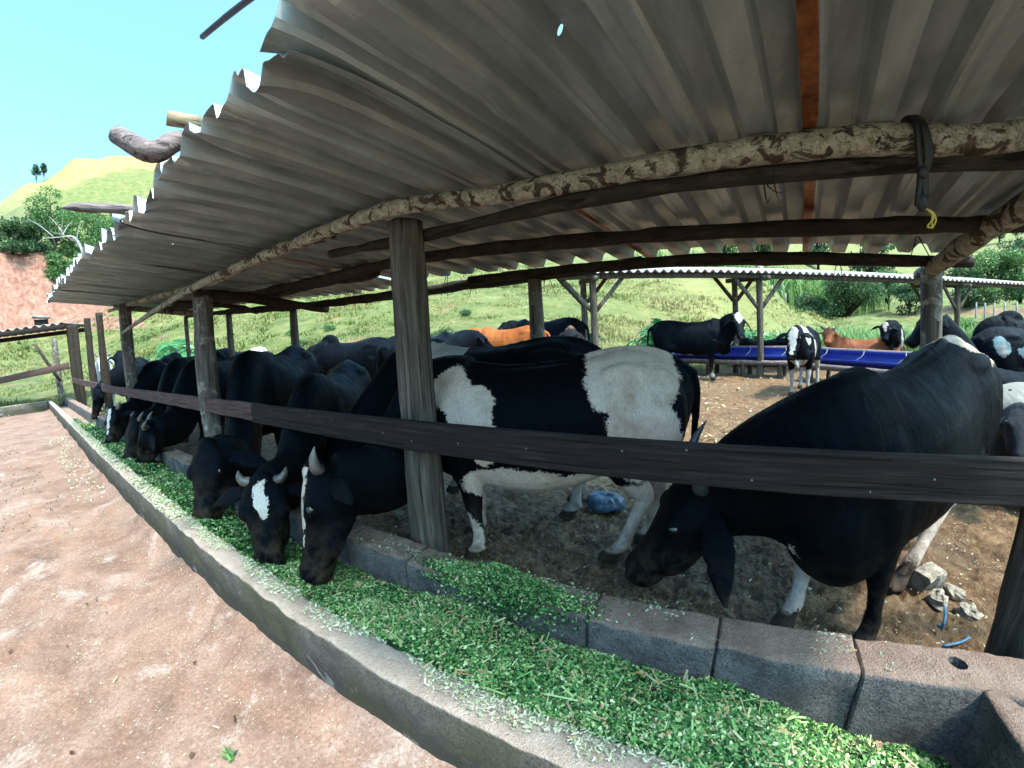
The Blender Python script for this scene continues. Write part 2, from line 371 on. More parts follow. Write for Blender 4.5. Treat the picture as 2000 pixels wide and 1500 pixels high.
def plain(name, c, rough=.5, spec=.4, metal=0, var=.25, sc=12, bump=.003):
    g = G(name); p = g.coord('Object'); n = g.noise(p, sc, 5); col = g.ramp(n, [(.3, tuple(q*(1-var) for q in c)), (.7, tuple(min(1, q*(1+var)) for q in c))])
    if bump: g.bump(n, bump, .6)
    return g.done(col, rough, spec, metal)
M['blue'] = plain('blue plastic drum', (.006, .016, .17), .35, .5, var=.3, sc=4)
M['bag'] = plain('crumpled blue plastic', (.055, .11, .19), .3, .6, sc=30, bump=.01)
M['strap'] = plain('black strap', (.008, .008, .009), .5)
M['cord'] = plain('yellow cord', (.42, .33, .06), .7, sc=50)
M['rope'] = plain('blue rope', (.025, .10, .20), .6, sc=60)
M['stone'] = plain('pale stone', (.22, .185, .155), .9, .2, var=.6, sc=22, bump=.02)
M['horn'] = plain('horn', (.075, .068, .062), .4, .5, var=.7, sc=9)
M['horn_d'] = plain('dark horn', (.03, .035, .045), .35, .5, var=.5, sc=9)
M['nose'] = plain('wet nose', (.012, .011, .012), .22, .5, var=.5, sc=90, bump=.004)
M['eye'] = plain('eye', (.004, .003, .003), .08, .6, var=.1, bump=0)
M['tin'] = plain('old tin roof', (.13, .14, .15), .5, .5, .3, sc=6)
M['wire'] = plain('wire', (.2, .2, .2), .5)
M['rust'] = plain('dark iron rod', (.02, .016, .03), .6)

# ------------------------------------------------------------------ the ground: pen, pasture, hills in one sheet
GZ = -1.11
TAB = {
 -180: [(20, -1.5), (60, 0), (200, 10), (420, 20)],
 -110: [(20, -1.5), (40, -1), (70, 6), (200, 40), (420, 70)],
 -92: [(17, -1.1), (30, -.5), (45, 2.3), (54, 3.9), (59, 12.4), (90, 21), (170, 50), (420, 60)],
 -88: [(17, -1.1), (30, -.4), (45, 2.8), (55, 4.6), (60, 12.7), (90, 23), (170, 59), (420, 70)],
 -84: [(16, -1.1), (30, 0), (45, 3.2), (58, 6), (62, 12.2), (95, 25), (190, 77), (420, 90)],
 -80: [(15, -1.1), (28, 0), (45, 4), (60, 9), (66, 13), (100, 27), (200, 84), (420, 90)],
 -72: [(14, -1.1), (28, .8), (45, 5), (60, 10), (100, 27), (200, 85), (420, 90)],
 -60: [(12, -1.1), (25, 1.2), (45, 6), (100, 24), (200, 70), (420, 85)],
 -48: [(11, -1.1), (22, 1.1), (42, 5.7), (100, 21), (200, 50), (420, 70)],
 -37: [(10.5, -1.1), (20, 1.0), (40, 5.4), (60, 10.3), (100, 17), (200, 26), (420, 50)],
 -20: [(11, -1.1), (18, .3), (40, 4.9), (60, 9.0), (100, 19), (200, 44), (420, 70)],
 -7: [(12, -1.1), (18, -.6), (34, 3.6), (42, 5.5), (55, 6.2), (110, 20), (250, 54), (420, 70)],
 3: [(14, -1.1), (24, -.5), (36, 3.1), (45, 2.5), (60, 5.0), (115, 20), (250, 52), (420, 70)],
 8: [(15, -1.1), (30, -.3), (36, .65), (45, .2), (55, 2.8), (118, 19), (250, 50), (420, 70)],
 12: [(16, -1.1), (30, -.5), (38, -.2), (50, .3), (60, 3), (120, 15), (250, 42), (420, 60)],
 20: [(16, -1.1), (30, -.6), (45, .1), (60, 3), (120, 14), (250, 42), (420, 60)],
 31: [(16, -1.1), (30, -.6), (45, .5), (62, 2.5), (120, 14), (250, 46), (420, 60)],
 60: [(20, -1.1), (60, 2), (120, 10), (250, 30), (420, 40)],
 180: [(20, -1.5), (60, 0), (200, 10), (420, 20)]}
_az = sorted(TAB)
def hill(az, r):
    """height (relative to the camera) of the land at azimuth az (deg) and distance r, arrays"""
    prof = np.array([np.interp(r, [0]+[p[0] for p in TAB[a]], [TAB[a][0][1]]+[p[1] for p in TAB[a]]) for a in _az])
    k = np.clip(np.searchsorted(_az, az, 'right')-1, 0, len(_az)-2); A = np.array(_az, float)
    t = (az-A[k])/(A[k+1]-A[k]); t = t*t*(3-2*t); ix = np.arange(len(r))
    return prof[k, ix]*(1-t)+prof[k+1, ix]*t
def land(X, Y):
    X, Y = np.atleast_1d(np.asarray(X, float)), np.atleast_1d(np.asarray(Y, float))
    r = np.hypot(X, Y); az = np.degrees(np.arctan2(X, Y)); z = hill(az, r)
    p = np.stack([X, Y, X*0], 1); far = np.clip((r-11)/25, 0, 1)
    z = z+far*(fbm(p, .11, 4, 3)*.55+fbm(p, .6, 3, 9)*.12)
    return z+CAMZ
def build_ground():
    a1 = np.concatenate([np.arange(-180, -96, 4.0), np.arange(-96, 36, .16), np.arange(36, 180.1, 6.0)])
    r1 = np.concatenate([np.geomspace(1.05, 12, 330), np.geomspace(12.1, 420, 170)])
    A, R = np.meshgrid(np.radians(a1), r1, indexing='ij'); X = (R*np.sin(A)).ravel(); Y = (R*np.cos(A)).ravel(); r = R.ravel(); azd = np.degrees(A.ravel())
    z = land(X, Y); p = np.stack([X, Y, 0*X], 1)
    pen = 1-np.clip((r-(10.6+fbm(p, .4, 3, 21)*.9+np.clip(azd+5, 0, 40)*.09))/.7, 0, 1)
    pen[(azd < -80) & (X < -17.5)] = 0
    wet = np.clip(1.25-(Y-(2.35+fbm(p, .8, 3, 5)*.35))/.5, 0, 1)*np.clip((1.15-X+fbm(p, 1.2, 3, 6)*.35-(Y-1.2)*.25)/.8, 0, 1)
    sh = np.clip(1-np.abs(Y-(9.0+.59*(X-.7)))/1.6, 0, 1)*(np.abs(X) < 6); wet = np.maximum(wet, sh*.8*np.clip(fbm(p, .9, 4, 31)+.6, 0, 1))  # second earth tone also laid in a patchy band along the shelter
    near = np.clip((7-r)/5, 0, 1)*pen
    z = z+pen*np.clip(r/2, .3, 1)*(fbm(p, 3.2, 4, 12)*.018)+near*(fbm(p, 9, 4, 13)*.022+np.abs(fbm(p, 19, 3, 14))*.024-.012)
    under = (Y < 1.12) & (X > -18.5) & (Y > -9)
    z[under] = CAMZ-1.45
    n1 = fbm(p, .25, 4, 41)
    band = np.clip(1-np.abs(r-57)/5.5, 0, 1)*np.clip((-78.0-azd)/4, 0, 1)*(azd > -100); slope = np.clip((np.clip(-76-azd, 0, 8)/8)*(1-np.abs(r-(56.5))/7), 0, 1)*(azd > -100)
    el = np.degrees(np.arctan2(z-CAMZ, r)); soil = np.clip(np.maximum(slope*2.2, ((el > 4) & (el < 11.3+n1*1.3) & (azd < -79+n1*3) & (r < 75) & (azd > -105))*1.0), 0, 1)
    # dirt tracks on the far slopes
    trk = np.clip(1-np.abs(r-(43.5+.25*(azd-3)))/1.6, 0, 1)*((azd > -8) & (azd < 12)); trk2 = np.clip(1-np.abs(r-(50-.5*(azd-26)))/2.0, 0, 1)*((azd > 23) & (azd < 40))
    soil = np.maximum(soil, np.maximum(trk*.8, trk2))
    dry = np.clip((el-np.interp(azd, [-91, -85.5, -81, -74], [15.4, 18.5, 20.6, 21.9])-n1*.5)/.5, 0, 1)*(azd < -60)+np.clip(1-np.abs(azd+4)/16, 0, 1)*np.clip((r-17)/8, 0, 1)*(r < 47)*.75+np.clip((r-80)/30, 0, 1)*(azd > -50)*.35  # left hill: painted sunlit grass above a cloud shadow; other terms: dry grass
    na, nr = len(a1), len(r1); I = np.arange(na*nr).reshape(na, nr)
    F = np.stack([I[:-1, :-1], I[:-1, 1:], I[1:, 1:], I[1:, :-1]], -1).reshape(-1, 4)[:, ::-1]
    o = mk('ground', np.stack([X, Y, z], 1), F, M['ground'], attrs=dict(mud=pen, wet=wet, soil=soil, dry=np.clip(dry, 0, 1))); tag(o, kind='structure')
build_ground()
def build_yard():
    xs = np.concatenate([np.arange(-17.6, -4, .12), np.arange(-4, 3.2, .04)]); ys = np.concatenate([np.arange(-8, -1, .25), np.arange(-1, .5, .03), [.5, .53, .56, .6]])
    X, Y = np.meshgrid(xs, ys, indexing='ij'); p = np.stack([X.ravel(), Y.ravel(), 0*X.ravel()], 1)
    fil = np.clip((p[:, 1]-(.40+fbm(p, 3, 3, 50)*.05))/.16, 0, 1)**1.6*.075       # mortar fillet at the wall foot
    z = fbm(p, 1.6, 4, 51)*.004+fbm(p, 9, 3, 52)*.003+fil
    n, m = X.shape; I = np.arange(n*m).reshape(n, m); F = np.stack([I[:-1, :-1], I[1:, :-1], I[1:, 1:], I[:-1, 1:]], -1).reshape(-1, 4)
    tag(mk('yard', np.stack([p[:, 0], p[:, 1], z], 1), F, M['yard']), kind='structure')
build_yard()

# ------------------------------------------------------------------ the feeding trough
ZT = CAMZ-.89
def wall_bar(x0, x1, y0, y1, z0, z1, step=.03, rough=.006, seed=0, rnd=.014, fine=None):
    """a rough masonry bar along X"""
    xs = np.unique(np.concatenate([np.arange(x0, x1, step), [x1]])) if fine is None else fine
    pr = []
    for k in range(7): pr.append((y0, z0+(z1-rnd-z0)*k/6))
    for k in range(1, 4): a = k/4*math.pi/2; pr.append((y0+rnd-rnd*math.cos(a), z1-rnd+rnd*math.sin(a)))
    for k in range(6): pr.append((y0+rnd+(y1-y0-2*rnd)*k/5, z1))
    for k in range(1, 4): a = k/4*math.pi/2; pr.append((y1-rnd+rnd*math.sin(a), z1-rnd+rnd*math.cos(a)))
    for k in range(7): pr.append((y1, z1-rnd-(z1-rnd-z0)*k/6))
    pr = np.array(pr); m = len(pr); V = np.zeros((len(xs), m, 3)); V[:, :, 0] = xs[:, None]; V[:, :, 1:] = pr[None]
    V = V.reshape(-1, 3); V[:, 1] += fbm(V, 14, 4, seed)*rough*.8+fbm(V, 1.1, 2, seed+4)*rough*.6; V[:, 2] += fbm(V, 16, 4, seed+9)*rough*.8+fbm(V, .9, 2, seed+5)*rough*.5
    F = []
    for i in range(len(xs)-1):
        for j in range(m-1): F.append((i*m+j, i*m+j+1, (i+1)*m+j+1, (i+1)*m+j))
        F.append((i*m+m-1, i*m, (i+1)*m, (i+1)*m+m-1))
    F.append(tuple(range(m))[::-1]); F.append(tuple((len(xs)-1)*m+j for j in range(m)))
    return V, F
def fx(x0, x1): 
    a = np.arange(min(x1, 2), max(x0, -3.5), -.018) if x1 > -3.5 else np.array([]); b = np.arange(min(x1, -3.5), x0, -.07) if x0 < -3.5 else np.array([])
    return np.unique(np.concatenate([a, b, [x0, x1]]))
trough = thing('feed_trough', 'long concrete block trough filled with chopped green fodder', 'feed trough', (0, .85, 0))
def child(o, par):
    o.parent = par; o.matrix_parent_inverse = Matrix.Translation(par.location).inverted(); return o
fw = MB(); fw.add(*wall_bar(-17.2, 2.4, .543, .653, -.1, ZT, seed=3, fine=fx(-17.2, 2.4), rough=.007)); o = child(fw.build('front_wall', M['wall_f']), trough)
# rear wall, block by block, each joint open a little
joints = [(-.369+.38*k)*1.04 for k in range(-44, 3)]+[.98, 1.38, 1.78, 2.18, 2.4]
rw = MB(); jr = random.Random(4)
for k in range(len(joints)-1):
    a, b = joints[k]+jr.uniform(.003, .006), joints[k+1]-jr.uniform(.003, .006)
    dz, dy = jr.uniform(-.004, .004), jr.uniform(-.004, .004)
    rw.add(*wall_bar(a, b, 1.04+dy, 1.198+dy, -.12, ZT+dz, seed=60+k, fine=fx(a, b) if b > -3.5 else np.linspace(a, b, 7), rough=.007, rnd=.02))
rear = rw.build('rear_wall', M['wall_r'])
tc = MB(); tc.add(*wall_bar(joints[0], .30, 1.06, 1.185, -.12, ZT-.014, step=.3)); mort = child(tc.build('mortar_core', M['wall_r']), trough)
cw = MB(); V, F = wall_bar(.655, 1.04, -.86, -.70, -.12, ZT+.002, step=.018, seed=91, rough=.007, rnd=.02)
V = np.stack([-V[:, 1], V[:, 0], V[:, 2]], 1); cw.add(V, F); cross = cw.build('cross_wall', M['wall_r'])
def boolean(o, cutters):
    for V, F in cutters:
        c = mk('cutter', V, F); md = o.modifiers.new('b', 'BOOLEAN'); md.object = c; md.operation = 'DIFFERENCE'; md.solver = 'EXACT'
        dg = bpy.context.evaluated_depsgraph_get(); me = bpy.data.meshes.new_from_object(o.evaluated_get(dg))
        o.modifiers.clear(); o.data = me; cm = c.data; bpy.data.objects.remove(c); bpy.data.meshes.remove(cm)
hp = at(1870, 1298, z=ZT); hq = at(1998, 1365, z=ZT)
boolean(rear, [tube([(hp[0], hp[1], ZT+.05), (hp[0], hp[1], ZT-.12)], [.026, .022], 10)])
boolean(cross, [tube([(hq[0], hq[1], ZT+.05), (hq[0], hq[1], ZT-.12)], [.034, .03], 10)])
for q, hh in ((rear, hp), (cross, hq)):
    child(q, trough); q.data.polygons.foreach_set('use_smooth', np.array([math.hypot(pl.center[0]-hh[0], pl.center[1]-hh[1]) > .06 for pl in q.data.polygons]))
fl = MB(); fl.add(*wall_bar(-17.2, 2.4, .60, 1.09, -.2, .055, step=.4)); child(fl.build('trough_floor', M['wall_r']), trough)
yw = MB(); V, F = wall_bar(-5.5, .535, 16.9, 17.05, -.2, .30, step=.06, seed=77); yw.add(np.stack([-V[:, 1], V[:, 0], V[:, 2]], 1), F)
tag(yw.build('low_wall', M['wall_f'], loc=(-17, -2.5, 0)), 'low grey block wall closing the yard at the far end', 'wall')

# fodder
def fod_z(X, Y):
    X, Y = np.asarray(X, float), np.asarray(Y, float); p = np.stack([X, Y, 0*X], -1).reshape(-1, 3)
    lvl = np.interp(X, [-16, -10.5, -9.5, -4, -2, -.4, .2, .45, .62], [.03, .03, .13, .16, .165, .175, .13, .095, .06])
    t = (Y-.653)/(1.04-.653); lean = np.interp(t, [0, .25, .6, 1], [.085, .07, .015, -.015])*np.interp(X, [-9, -3], [.3, 1])
    n = (fbm(p, 2.4, 4, 71)*.045+fbm(p, 16, 3, 72)*.010).reshape(X.shape)
    for cx in (-1.55, -1.87, -2.68, -5.12): lvl = lvl-.035*np.exp(-((X-cx)/.17)**2)*np.clip(t*2, 0, 1)
    return lvl+lean+n
def flakes(P, L, Wd, nrm, tint, bend=.15, seed=0):
    """many small flat pieces at P, length L, width Wd, lying about the normals nrm"""
    r = np.random.default_rng(seed); n = len(P); d = r.normal(size=(n, 3)); d -= nrm*(d*nrm).sum(1)[:, None]*r.uniform(.35, 1, n)[:, None]
    d /= np.linalg.norm(d, axis=1)[:, None]+1e-9; s = np.cross(d, nrm+r.normal(size=(n, 3))*.5); s /= np.linalg.norm(s, axis=1)[:, None]+1e-9
    u = np.cross(s, d); L = L[:, None]/2; Wd = Wd[:, None]/2
    V = np.stack([P-d*L-s*Wd, P-d*L+s*Wd, P+d*L+s*Wd*.7+u*L*bend, P+d*L-s*Wd*.7+u*L*bend], 1).reshape(-1, 3)
    F = np.arange(4*n).reshape(n, 4); return V, F, np.repeat(tint, 4)
def fodder():
    xs = np.concatenate([np.arange(-13, -4, .06), np.arange(-4, .68, .012)]); ys = np.linspace(.645, 1.045, 36)
    X, Y = np.meshgrid(xs, ys, indexing='ij'); Z = fod_z(X, Y)-.006; n, m = X.shape; I = np.arange(n*m).reshape(n, m)
    F = [np.stack([I[:-1, :-1], I[1:, :-1], I[1:, 1:], I[:-1, 1:]], -1).reshape(-1, 4)]; V = [np.stack([X.ravel(), Y.ravel(), Z.ravel()], 1)]
    T = [np.clip(.06+fbm(V[0], 40, 3, 8)*.08, 0, .3)]; base = len(V[0])
    r = np.random.default_rng(3)
    def put(x, y, z, nr, k, seed, lo=.004, hi=.0125):
        nonlocal base
        N = len(x); L = r.uniform(lo, hi, N)*np.where(r.random(N) < .025, 2.6, 1); Wd = L*r.uniform(.5, 1.0, N)*np.where(L > hi, .16, 1)
        t = np.clip(r.beta(1.15, 2.0, N)*.92+fbm(np.stack([x, y, z], 1), 6, 3, 19)*.16, 0, .86); t = np.where(r.random(N) < .045, r.uniform(.93, 1, N), t)
        v, f, tt = flakes(np.stack([x, y, z], 1), L, np.maximum(Wd, .0018), nr, t, .3, seed); V.append(v); F.append(f+base); T.append(tt); base += len(v)
    up = lambda N: np.tile([0, 0, 1.0], (N, 1))
    N = 84000; x = -1.9+2.55*r.random(N)**.8; y = .655+.385*r.random(N); z = fod_z(x, y)+r.uniform(-.006, .013, N)+fbm(np.stack([x, y, 0*x], 1), 28, 2, 44)*.007; put(x, y, z, up(N), 1, 1)
    N = 22000; x = -1.9-4.5*r.random(N)**1.4; y = .655+.385*r.random(N); z = fod_z(x, y)+r.uniform(-.002, .01, N); put(x, y, z, up(N), 1, 2, .007, .022)
    N = 5000; x = -6-4*r.random(N); y = .655+.385*r.random(N); z = fod_z(x, y)+r.uniform(0, .012, N); put(x, y, z, up(N), 1, 3, .015, .04)
    # heap on the rear wall, spilling over its edge
    c = at(975, 1130, z=ZT+.03); N = 24000; a = r.normal(size=(N, 2))*[.125, .034]; x = c[0]+a[:, 0]; y = c[1]+a[:, 1]; h = .088*np.exp(-((a[:, 0]/.17)**2+(a[:, 1]/.055)**2))
    z = ZT+h*r.random(N)**.5+.004; k = y < 1.045; z[k] -= r.random(k.sum())*np.clip((1.05-y[k])*2.5, 0, .1); y[k] = 1.038-r.random(k.sum())*.02; put(x, y, z, up(N), 1, 4)
    # the next stretch of trough beyond the cross wall
    xs2 = np.arange(.85, 2.4, .03); X2, Y2 = np.meshgrid(xs2, np.linspace(.645, 1.045, 20), indexing='ij'); p2 = np.stack([X2.ravel(), Y2.ravel(), X2.ravel()*0], 1); p2[:, 2] = .15+fbm(p2, 3, 3, 5)*.02; q2 = np.arange(X2.size).reshape(X2.shape)
    V.append(p2); F.append(np.stack([q2[:-1, :-1], q2[1:, :-1], q2[1:, 1:], q2[:-1, 1:]], -1).reshape(-1, 4)+base); T.append(np.full(len(p2), .08)); base += len(p2)
    N = 14000; x = .87+1.2*r.random(N); y = .655+.385*r.random(N); q2 = np.stack([x, y, 0*x], 1); put(x, y, .15+fbm(q2, 3, 3, 5)*.02+r.uniform(0, .01, N), up(N), 1, 6)
    # longer stalks and husks
    N = 520; x = -1.6+2.2*r.random(N); y = .66+.36*r.random(N); z = fod_z(x, y)+.008
    t = np.where(r.random(N) < .5, r.uniform(.93, 1, N), r.uniform(.5, .8, N)); v, f, tt = flakes(np.stack([x, y, z], 1), r.uniform(.03, .09, N), r.uniform(.003, .008, N), up(N), t, .2, 9); V.append(v); F.append(f+base); T.append(tt); base += len(v)
    o = mk('chopped_fodder', np.concatenate(V), np.concatenate(F), M['fodder'], smooth=False, attrs=dict(tint=np.concatenate(T)))
    tag(o, 'chopped green fodder heaped along the bottom of the trough', 'fodder', kind='stuff')
    # dry scraps on the walls and the slab
    V, F, T, base = [], [], [], 0
    def scr(x, y, z, lo, hi, seed, wl=.12, dark=0):
        nonlocal base
        N = len(x); L = r.uniform(lo, hi, N); t = np.clip(r.beta(2, 2.4, N)*.8-dark, 0, .8); t = np.where(r.random(N) < .05, 1, t)
        v, f, tt = flakes(np.stack([x, y, z], 1), L, L*r.uniform(wl, wl*4, N), up(N), t, .25, seed); V.append(v); F.append(f+base); T.append(tt); base += len(v)
    N = 5200; x = -2.6+2.6*r.random(N); y = .565+.085*r.beta(2, 1.6, N); k = fbm(np.stack([x, y, 0*x], 1), 7, 3, 61) > -.1-.5*(y-.6)/.05; x, y = x[k], y[k]; scr(x, y, ZT+.006+r.uniform(0, .006, len(x)), .004, .014, 21)
    N = 6500; x = -2.6-9*r.random(N)**1.5; y = .553+.097*r.random(N); k = fbm(np.stack([x, y, 0*x], 1), 3, 3, 62) > -.25; x, y = x[k], y[k]; scr(x, y, ZT+.007+r.uniform(0, .006, len(x)), .006, .02, 22, .2)
    N = 2600; x = -2.4+2.9*r.random(N); y = 1.045+.145*r.random(N); k = fbm(np.stack([x, y, 0*x], 1), 6, 3, 63) > .1; x, y = x[k], y[k]; scr(x, y, ZT+.008+r.uniform(0, .004, len(x)), .004, .013, 23)
    N = 3600; x = -4.5+4.6*r.random(N); y = .52-1.1*r.random(N)**1.8; scr(x, y, np.clip((y-.40)/.16, 0, 1)**1.6*.075+.008, .003, .009, 24)
    N = 900; x = -4.5-5*r.random(N); y = .5-.3*r.random(N); scr(x, y, .03+0*x, .008, .03, 25)
    tag(mk('fodder_scraps', np.concatenate(V), np.concatenate(F), M['scrap'], smooth=False, attrs=dict(tint=np.concatenate(T))), 'pale dry fodder scraps strewn over wall tops and slab', 'fodder', kind='stuff')
    # straw and dung crumbs in the pen
    V, F, T, base = [], [], [], 0
    N = 9000; x = -2+5*r.random(N); y = 1.25+4*r.random(N)**1.5; z = land(x, y)+.012; scr(x, y, z, .004, .016, 31, .15, .0)
    T[-1] = np.where(np.repeat(r.random(len(x)), 4) < .55, 1.0, T[-1])
    N = 5000; x = -8+16*r.random(N); y = 4+6*r.random(N); scr(x, y, land(x, y)+.012, .02, .06, 32, .15)
    T[-1] = np.where(np.repeat(r.random(len(x)), 4) < .6, 1.0, T[-1])
    tag(mk('straw_litter', np.concatenate(V), np.concatenate(F), M['scrap'], smooth=False, attrs=dict(tint=np.concatenate(T))), 'bits of straw trodden into the pen floor', 'straw', kind='stuff')
fodder()
#SECTION2
# ------------------------------------------------------------------ the cattle shed
shed = thing('cattle_shed', 'low cattle shed of rough log posts under rusty corrugated metal sheets', 'shed', (-2, 1.9, .07))
def part(name, VF, mat, smooth=True, par=shed):
    m = MB()
    for v, f in (VF if isinstance(VF, list) else [VF]): m.add(v, f)
    return child(m.build(name, mat, None, smooth), par)
ZCX, ZCZ = [-12, -9.2, -6.85, -3.4, -2, 0, 2], [1.10, .99, .87, .635, .592, .585, .58]
def roofz(X, Y): return CAMZ+np.interp(X, ZCX, ZCZ)-.10*(np.asarray(Y)-1.37)
def sheet_profile(u, per=.2, h=.055):
    t = (u/per) % 1.0
    return h*np.interp(t, [0, .40, .49, .88, .99, 1], [0, 0, 1, 1, 0, 0])+.003*np.exp(-((t-.14)/.02)**2)
def roof_sheet(u0, u1, yf, yb, rot, mat, seed, lift=0, jag=.012):
    per = .19; us = np.unique(np.round(np.concatenate([np.arange(u0, u1, .0107), [u1]]), 4)); nv = 46
    ts = np.linspace(0, 1, nv); rr = random.Random(seed); ej = np.interp(us, np.linspace(u0, u1, 6), [rr.uniform(-jag, jag) for _ in range(6)])
    V = np.zeros((len(us), nv, 3)); UV = np.zeros((len(us), nv, 2))
    for i, u in enumerate(us):
        y = (yf+ej[i])+(yb+.126*rot*u/.126*0+rot*u-yf-ej[i])*ts; x = u+rot*(y-1.3)
        V[i, :, 0] = x; V[i, :, 1] = y; V[i, :, 2] = roofz(x, y)+.004+lift+sheet_profile(u-u0+.02)
        UV[i, :, 0] = (u-u0)/(u1-u0); UV[i, :, 1] = ts
    P = V.reshape(-1, 3); q = P.copy(); q[:, 2] = seed*3.1
    d = fbm(q*[1.6, 1.1, 1], 1.6, 3, seed)*.010
    den = np.clip(vn(q*[5, 4, 1], seed+5)-.62, 0, 1)**1.5*.07*np.sign(vn(q*[2, 2, 1], seed+6))
    fe = np.exp(-(P[:, 1]-yf)/.10)*fbm(q*[3, 1, 1], 2.4, 3, seed+7)*.05
    P[:, 2] += d+den+fe; k = np.exp(-(P[:, 1]-yf)/.06); P[:, 1] += k*fbm(q, 5, 3, seed+8)*.018
    n = len(us); I = np.arange(n*nv).reshape(n, nv); F = np.stack([I[:-1, :-1], I[:-1, 1:], I[1:, 1:], I[1:, :-1]], -1).reshape(-1, 4)[:, ::-1]
    o = mk('roof_sheet', P, F, mat, smooth=False, uv=UV.reshape(-1, 2)); child(o, shed)
    md = o.modifiers.new('thick', 'SOLIDIFY'); md.thickness = .0015; md.offset = 1
    return o
edges = [1.25, .27, -.68, -1.63, -2.58, -3.53, -4.48, -5.43, -6.38, -7.33, -8.3]
for k in range(len(edges)-1):
    right = edges[k] > -2; rr = random.Random(k+40)
    yf = [.415, .405, .445, .475, .455, .42, .405, .40, .40, .40][k]+rr.uniform(-.012, .012)
    roof_sheet(edges[k+1]-.04, edges[k]+.005, yf, (2.80 if right else 2.72+rr.uniform(-.05, .05)), .126 if right else .0, M['sheet_r'] if k == 0 else M['sheet_p'] if k in (1, 3) else M['sheet'], 11+k, lift=.0035*(k % 2)+(.012 if k > 3 else 0), jag=.014 if k < 4 else .03)
def cz(p): return (p[0], p[1], p[2]+CAMZ)
def pole(name, P, R, mat, seg=12, n=40, rough=.12, seed=0, par=shed, nscale=6): return part(name, tube([cz(p) for p in P], R, seg, n, rough, seed, nscale=nscale), mat, par=par)
# purlins and rafters
pole('purlin', [(1.95, 1.43, .515), (.86, 1.41, .525), (.4, 1.375, .54), (-.02, 1.363, .538), (-.75, 1.34, .535), (-1.2, 1.19, .545), (-1.9, 1.17, .545), (-3.3, 1.13, .53), (-4.6, 1.10, .47), (-6.1, 1.08, .385)], [.05, .048, .046, .044, .04, .036, .033, .028, .024, .018], M['lichen'], 14, 90, .16, 1, nscale=9)
pole('purlin', [(1.7, 1.46, .47), (.5, 1.43, .478), (-.4, 1.40, .476), (-1.2, 1.37, .46), (-1.9, 1.36, .50)], [.034, .032, .03, .026, .02], M['bark'], 10, 50, .2, 2)
pole('purlin', [(-1.75, 1.26, .57), (-2.6, 1.27, .59), (-3.7, 1.30, .60), (-5.2, 1.30, .70), (-6.9, 1.30, .82), (-8.4, 1.3, .90)], [.036, .036, .035, .033, .03, .026], M['lichen'], 12, 60, .16, 3)
pole('purlin', [(1.62, 2.28, .447), (1.17, 2.21, .445), (-.07, 2.1, .458), (-.83, 1.99, .47), (-1.63, 1.83, .485), (-2.6, 1.8, .50)], [.042, .04, .038, .036, .034, .03], M['bark'], 12, 60, .2, 4)
pole('purlin', [(-2.2, 1.95, .50), (-3.6, 1.95, .545), (-5.2, 1.98, .64), (-7.0, 2.0, .77), (-8.3, 2.0, .86)], [.05, .05, .048, .042, .04], M['bark'], 12, 60, .3, 5)
pole('purlin', [(1.45, 2.93, .37), (1.18, 2.865, .372), (-.09, 2.6, .40), (-1.3, 2.5, .41), (-1.75, 2.42, .405)], [.036, .037, .038, .036, .03], M['bark'], 12, 50, .16, 6)
pole('purlin', [(-.55, 2.58, .43), (-1.3, 2.56, .40), (-2.8, 2.62, .42), (-4.4, 2.62, .49), (-6.2, 2.6, .62), (-8.2, 2.55, .76)], [.03, .04, .042, .042, .04, .036], M['bark'], 12, 60, .25, 7)
pole('rafter', [(1.20, 1.15, .56), (1.19, 1.6, .50), (1.17, 2.2, .42), (1.19, 2.75, .345), (1.2, 3.02, .30)], [.05, .052, .05, .052, .055], M['lichen'], 12, 36, .14, 8)
pole('rafter', [(-3.6, 1.2, .52), (-3.75, 1.9, .48), (-3.9, 2.7, .41)], [.04, .045, .04], M['bark'], 10, 24, .25, 9)
pole('rafter', [(-7.0, 1.15, .80), (-7.0, 1.9, .72), (-7.0, 2.6, .66)], [.04, .04, .04], M['lichen'], 10, 20, .25, 12)
pole('rafter', [(-5.2, 1.4, .64), (-5.0, 2.1, .56), (-5.6, 2.7, .55)], [.035, .035, .03], M['bark'], 10, 20, .25, 13)
# posts
def post(X, Y, zt, r0, r1, mat, seed, lean=(0, 0), zb=-1.25, groove=.07, rough=.24, seg=26, par=shed):
    P = [(X-lean[0], Y-lean[1], zb), (X-lean[0]*.6, Y-lean[1]*.6, zb*.5+zt*.5-.25), (X, Y, zt)]
    P = [cz(p) for p in P]; V, F = tube(P, [r0, (r0+r1)/2, r1], seg, 44, 0, seed, groove, up=(0, 1, 0))
    q = V.copy()*[7, 7, 1.1]; c = V.mean(0); d = V-[c[0], c[1], 0]; d[:, 2] = 0; V = V+d*(fbm(q, 1, 4, seed)*rough)[:, None]
    return part('post', (V, F), mat, par=par)
post(-1.262, 1.295, .515, .090, .082, M['post'], 21, (.0, 0))
post(.975, 1.36, .50, .082, .075, M['post'], 22, (.0, 0))
post(-3.66, 1.28, .545, .094, .086, M['post_l'], 23, (.06, 0))
V, F = beam(cz((-6.95, 1.27, -1.2)), cz((-6.87, 1.27, .83)), .13, .15, (0, 1, 0), 14, .006, 5); part('post', (V, F), M['post_l'])
post(-9.3, 1.27, .97, .075, .07, M['bark'], 25)
post(1.195, 2.89, .33, .062, .058, M['post_l'], 26)
post(-1.27, 2.52, .37, .055, .05, M['post_l'], 27)
post(-4.45, 2.6, .45, .05, .045, M['post'], 28)
post(-6.3, 2.58, .6, .05, .04, M['post'], 29)
post(-8.1, 2.5, .74, .04, .035, M['post_l'], 30)
post(-15.2, 1.27, 1.25, .10, .10, M['bark'], 31)
post(-14.2, 1.3, 1.2, .085, .08, M['bark'], 32)
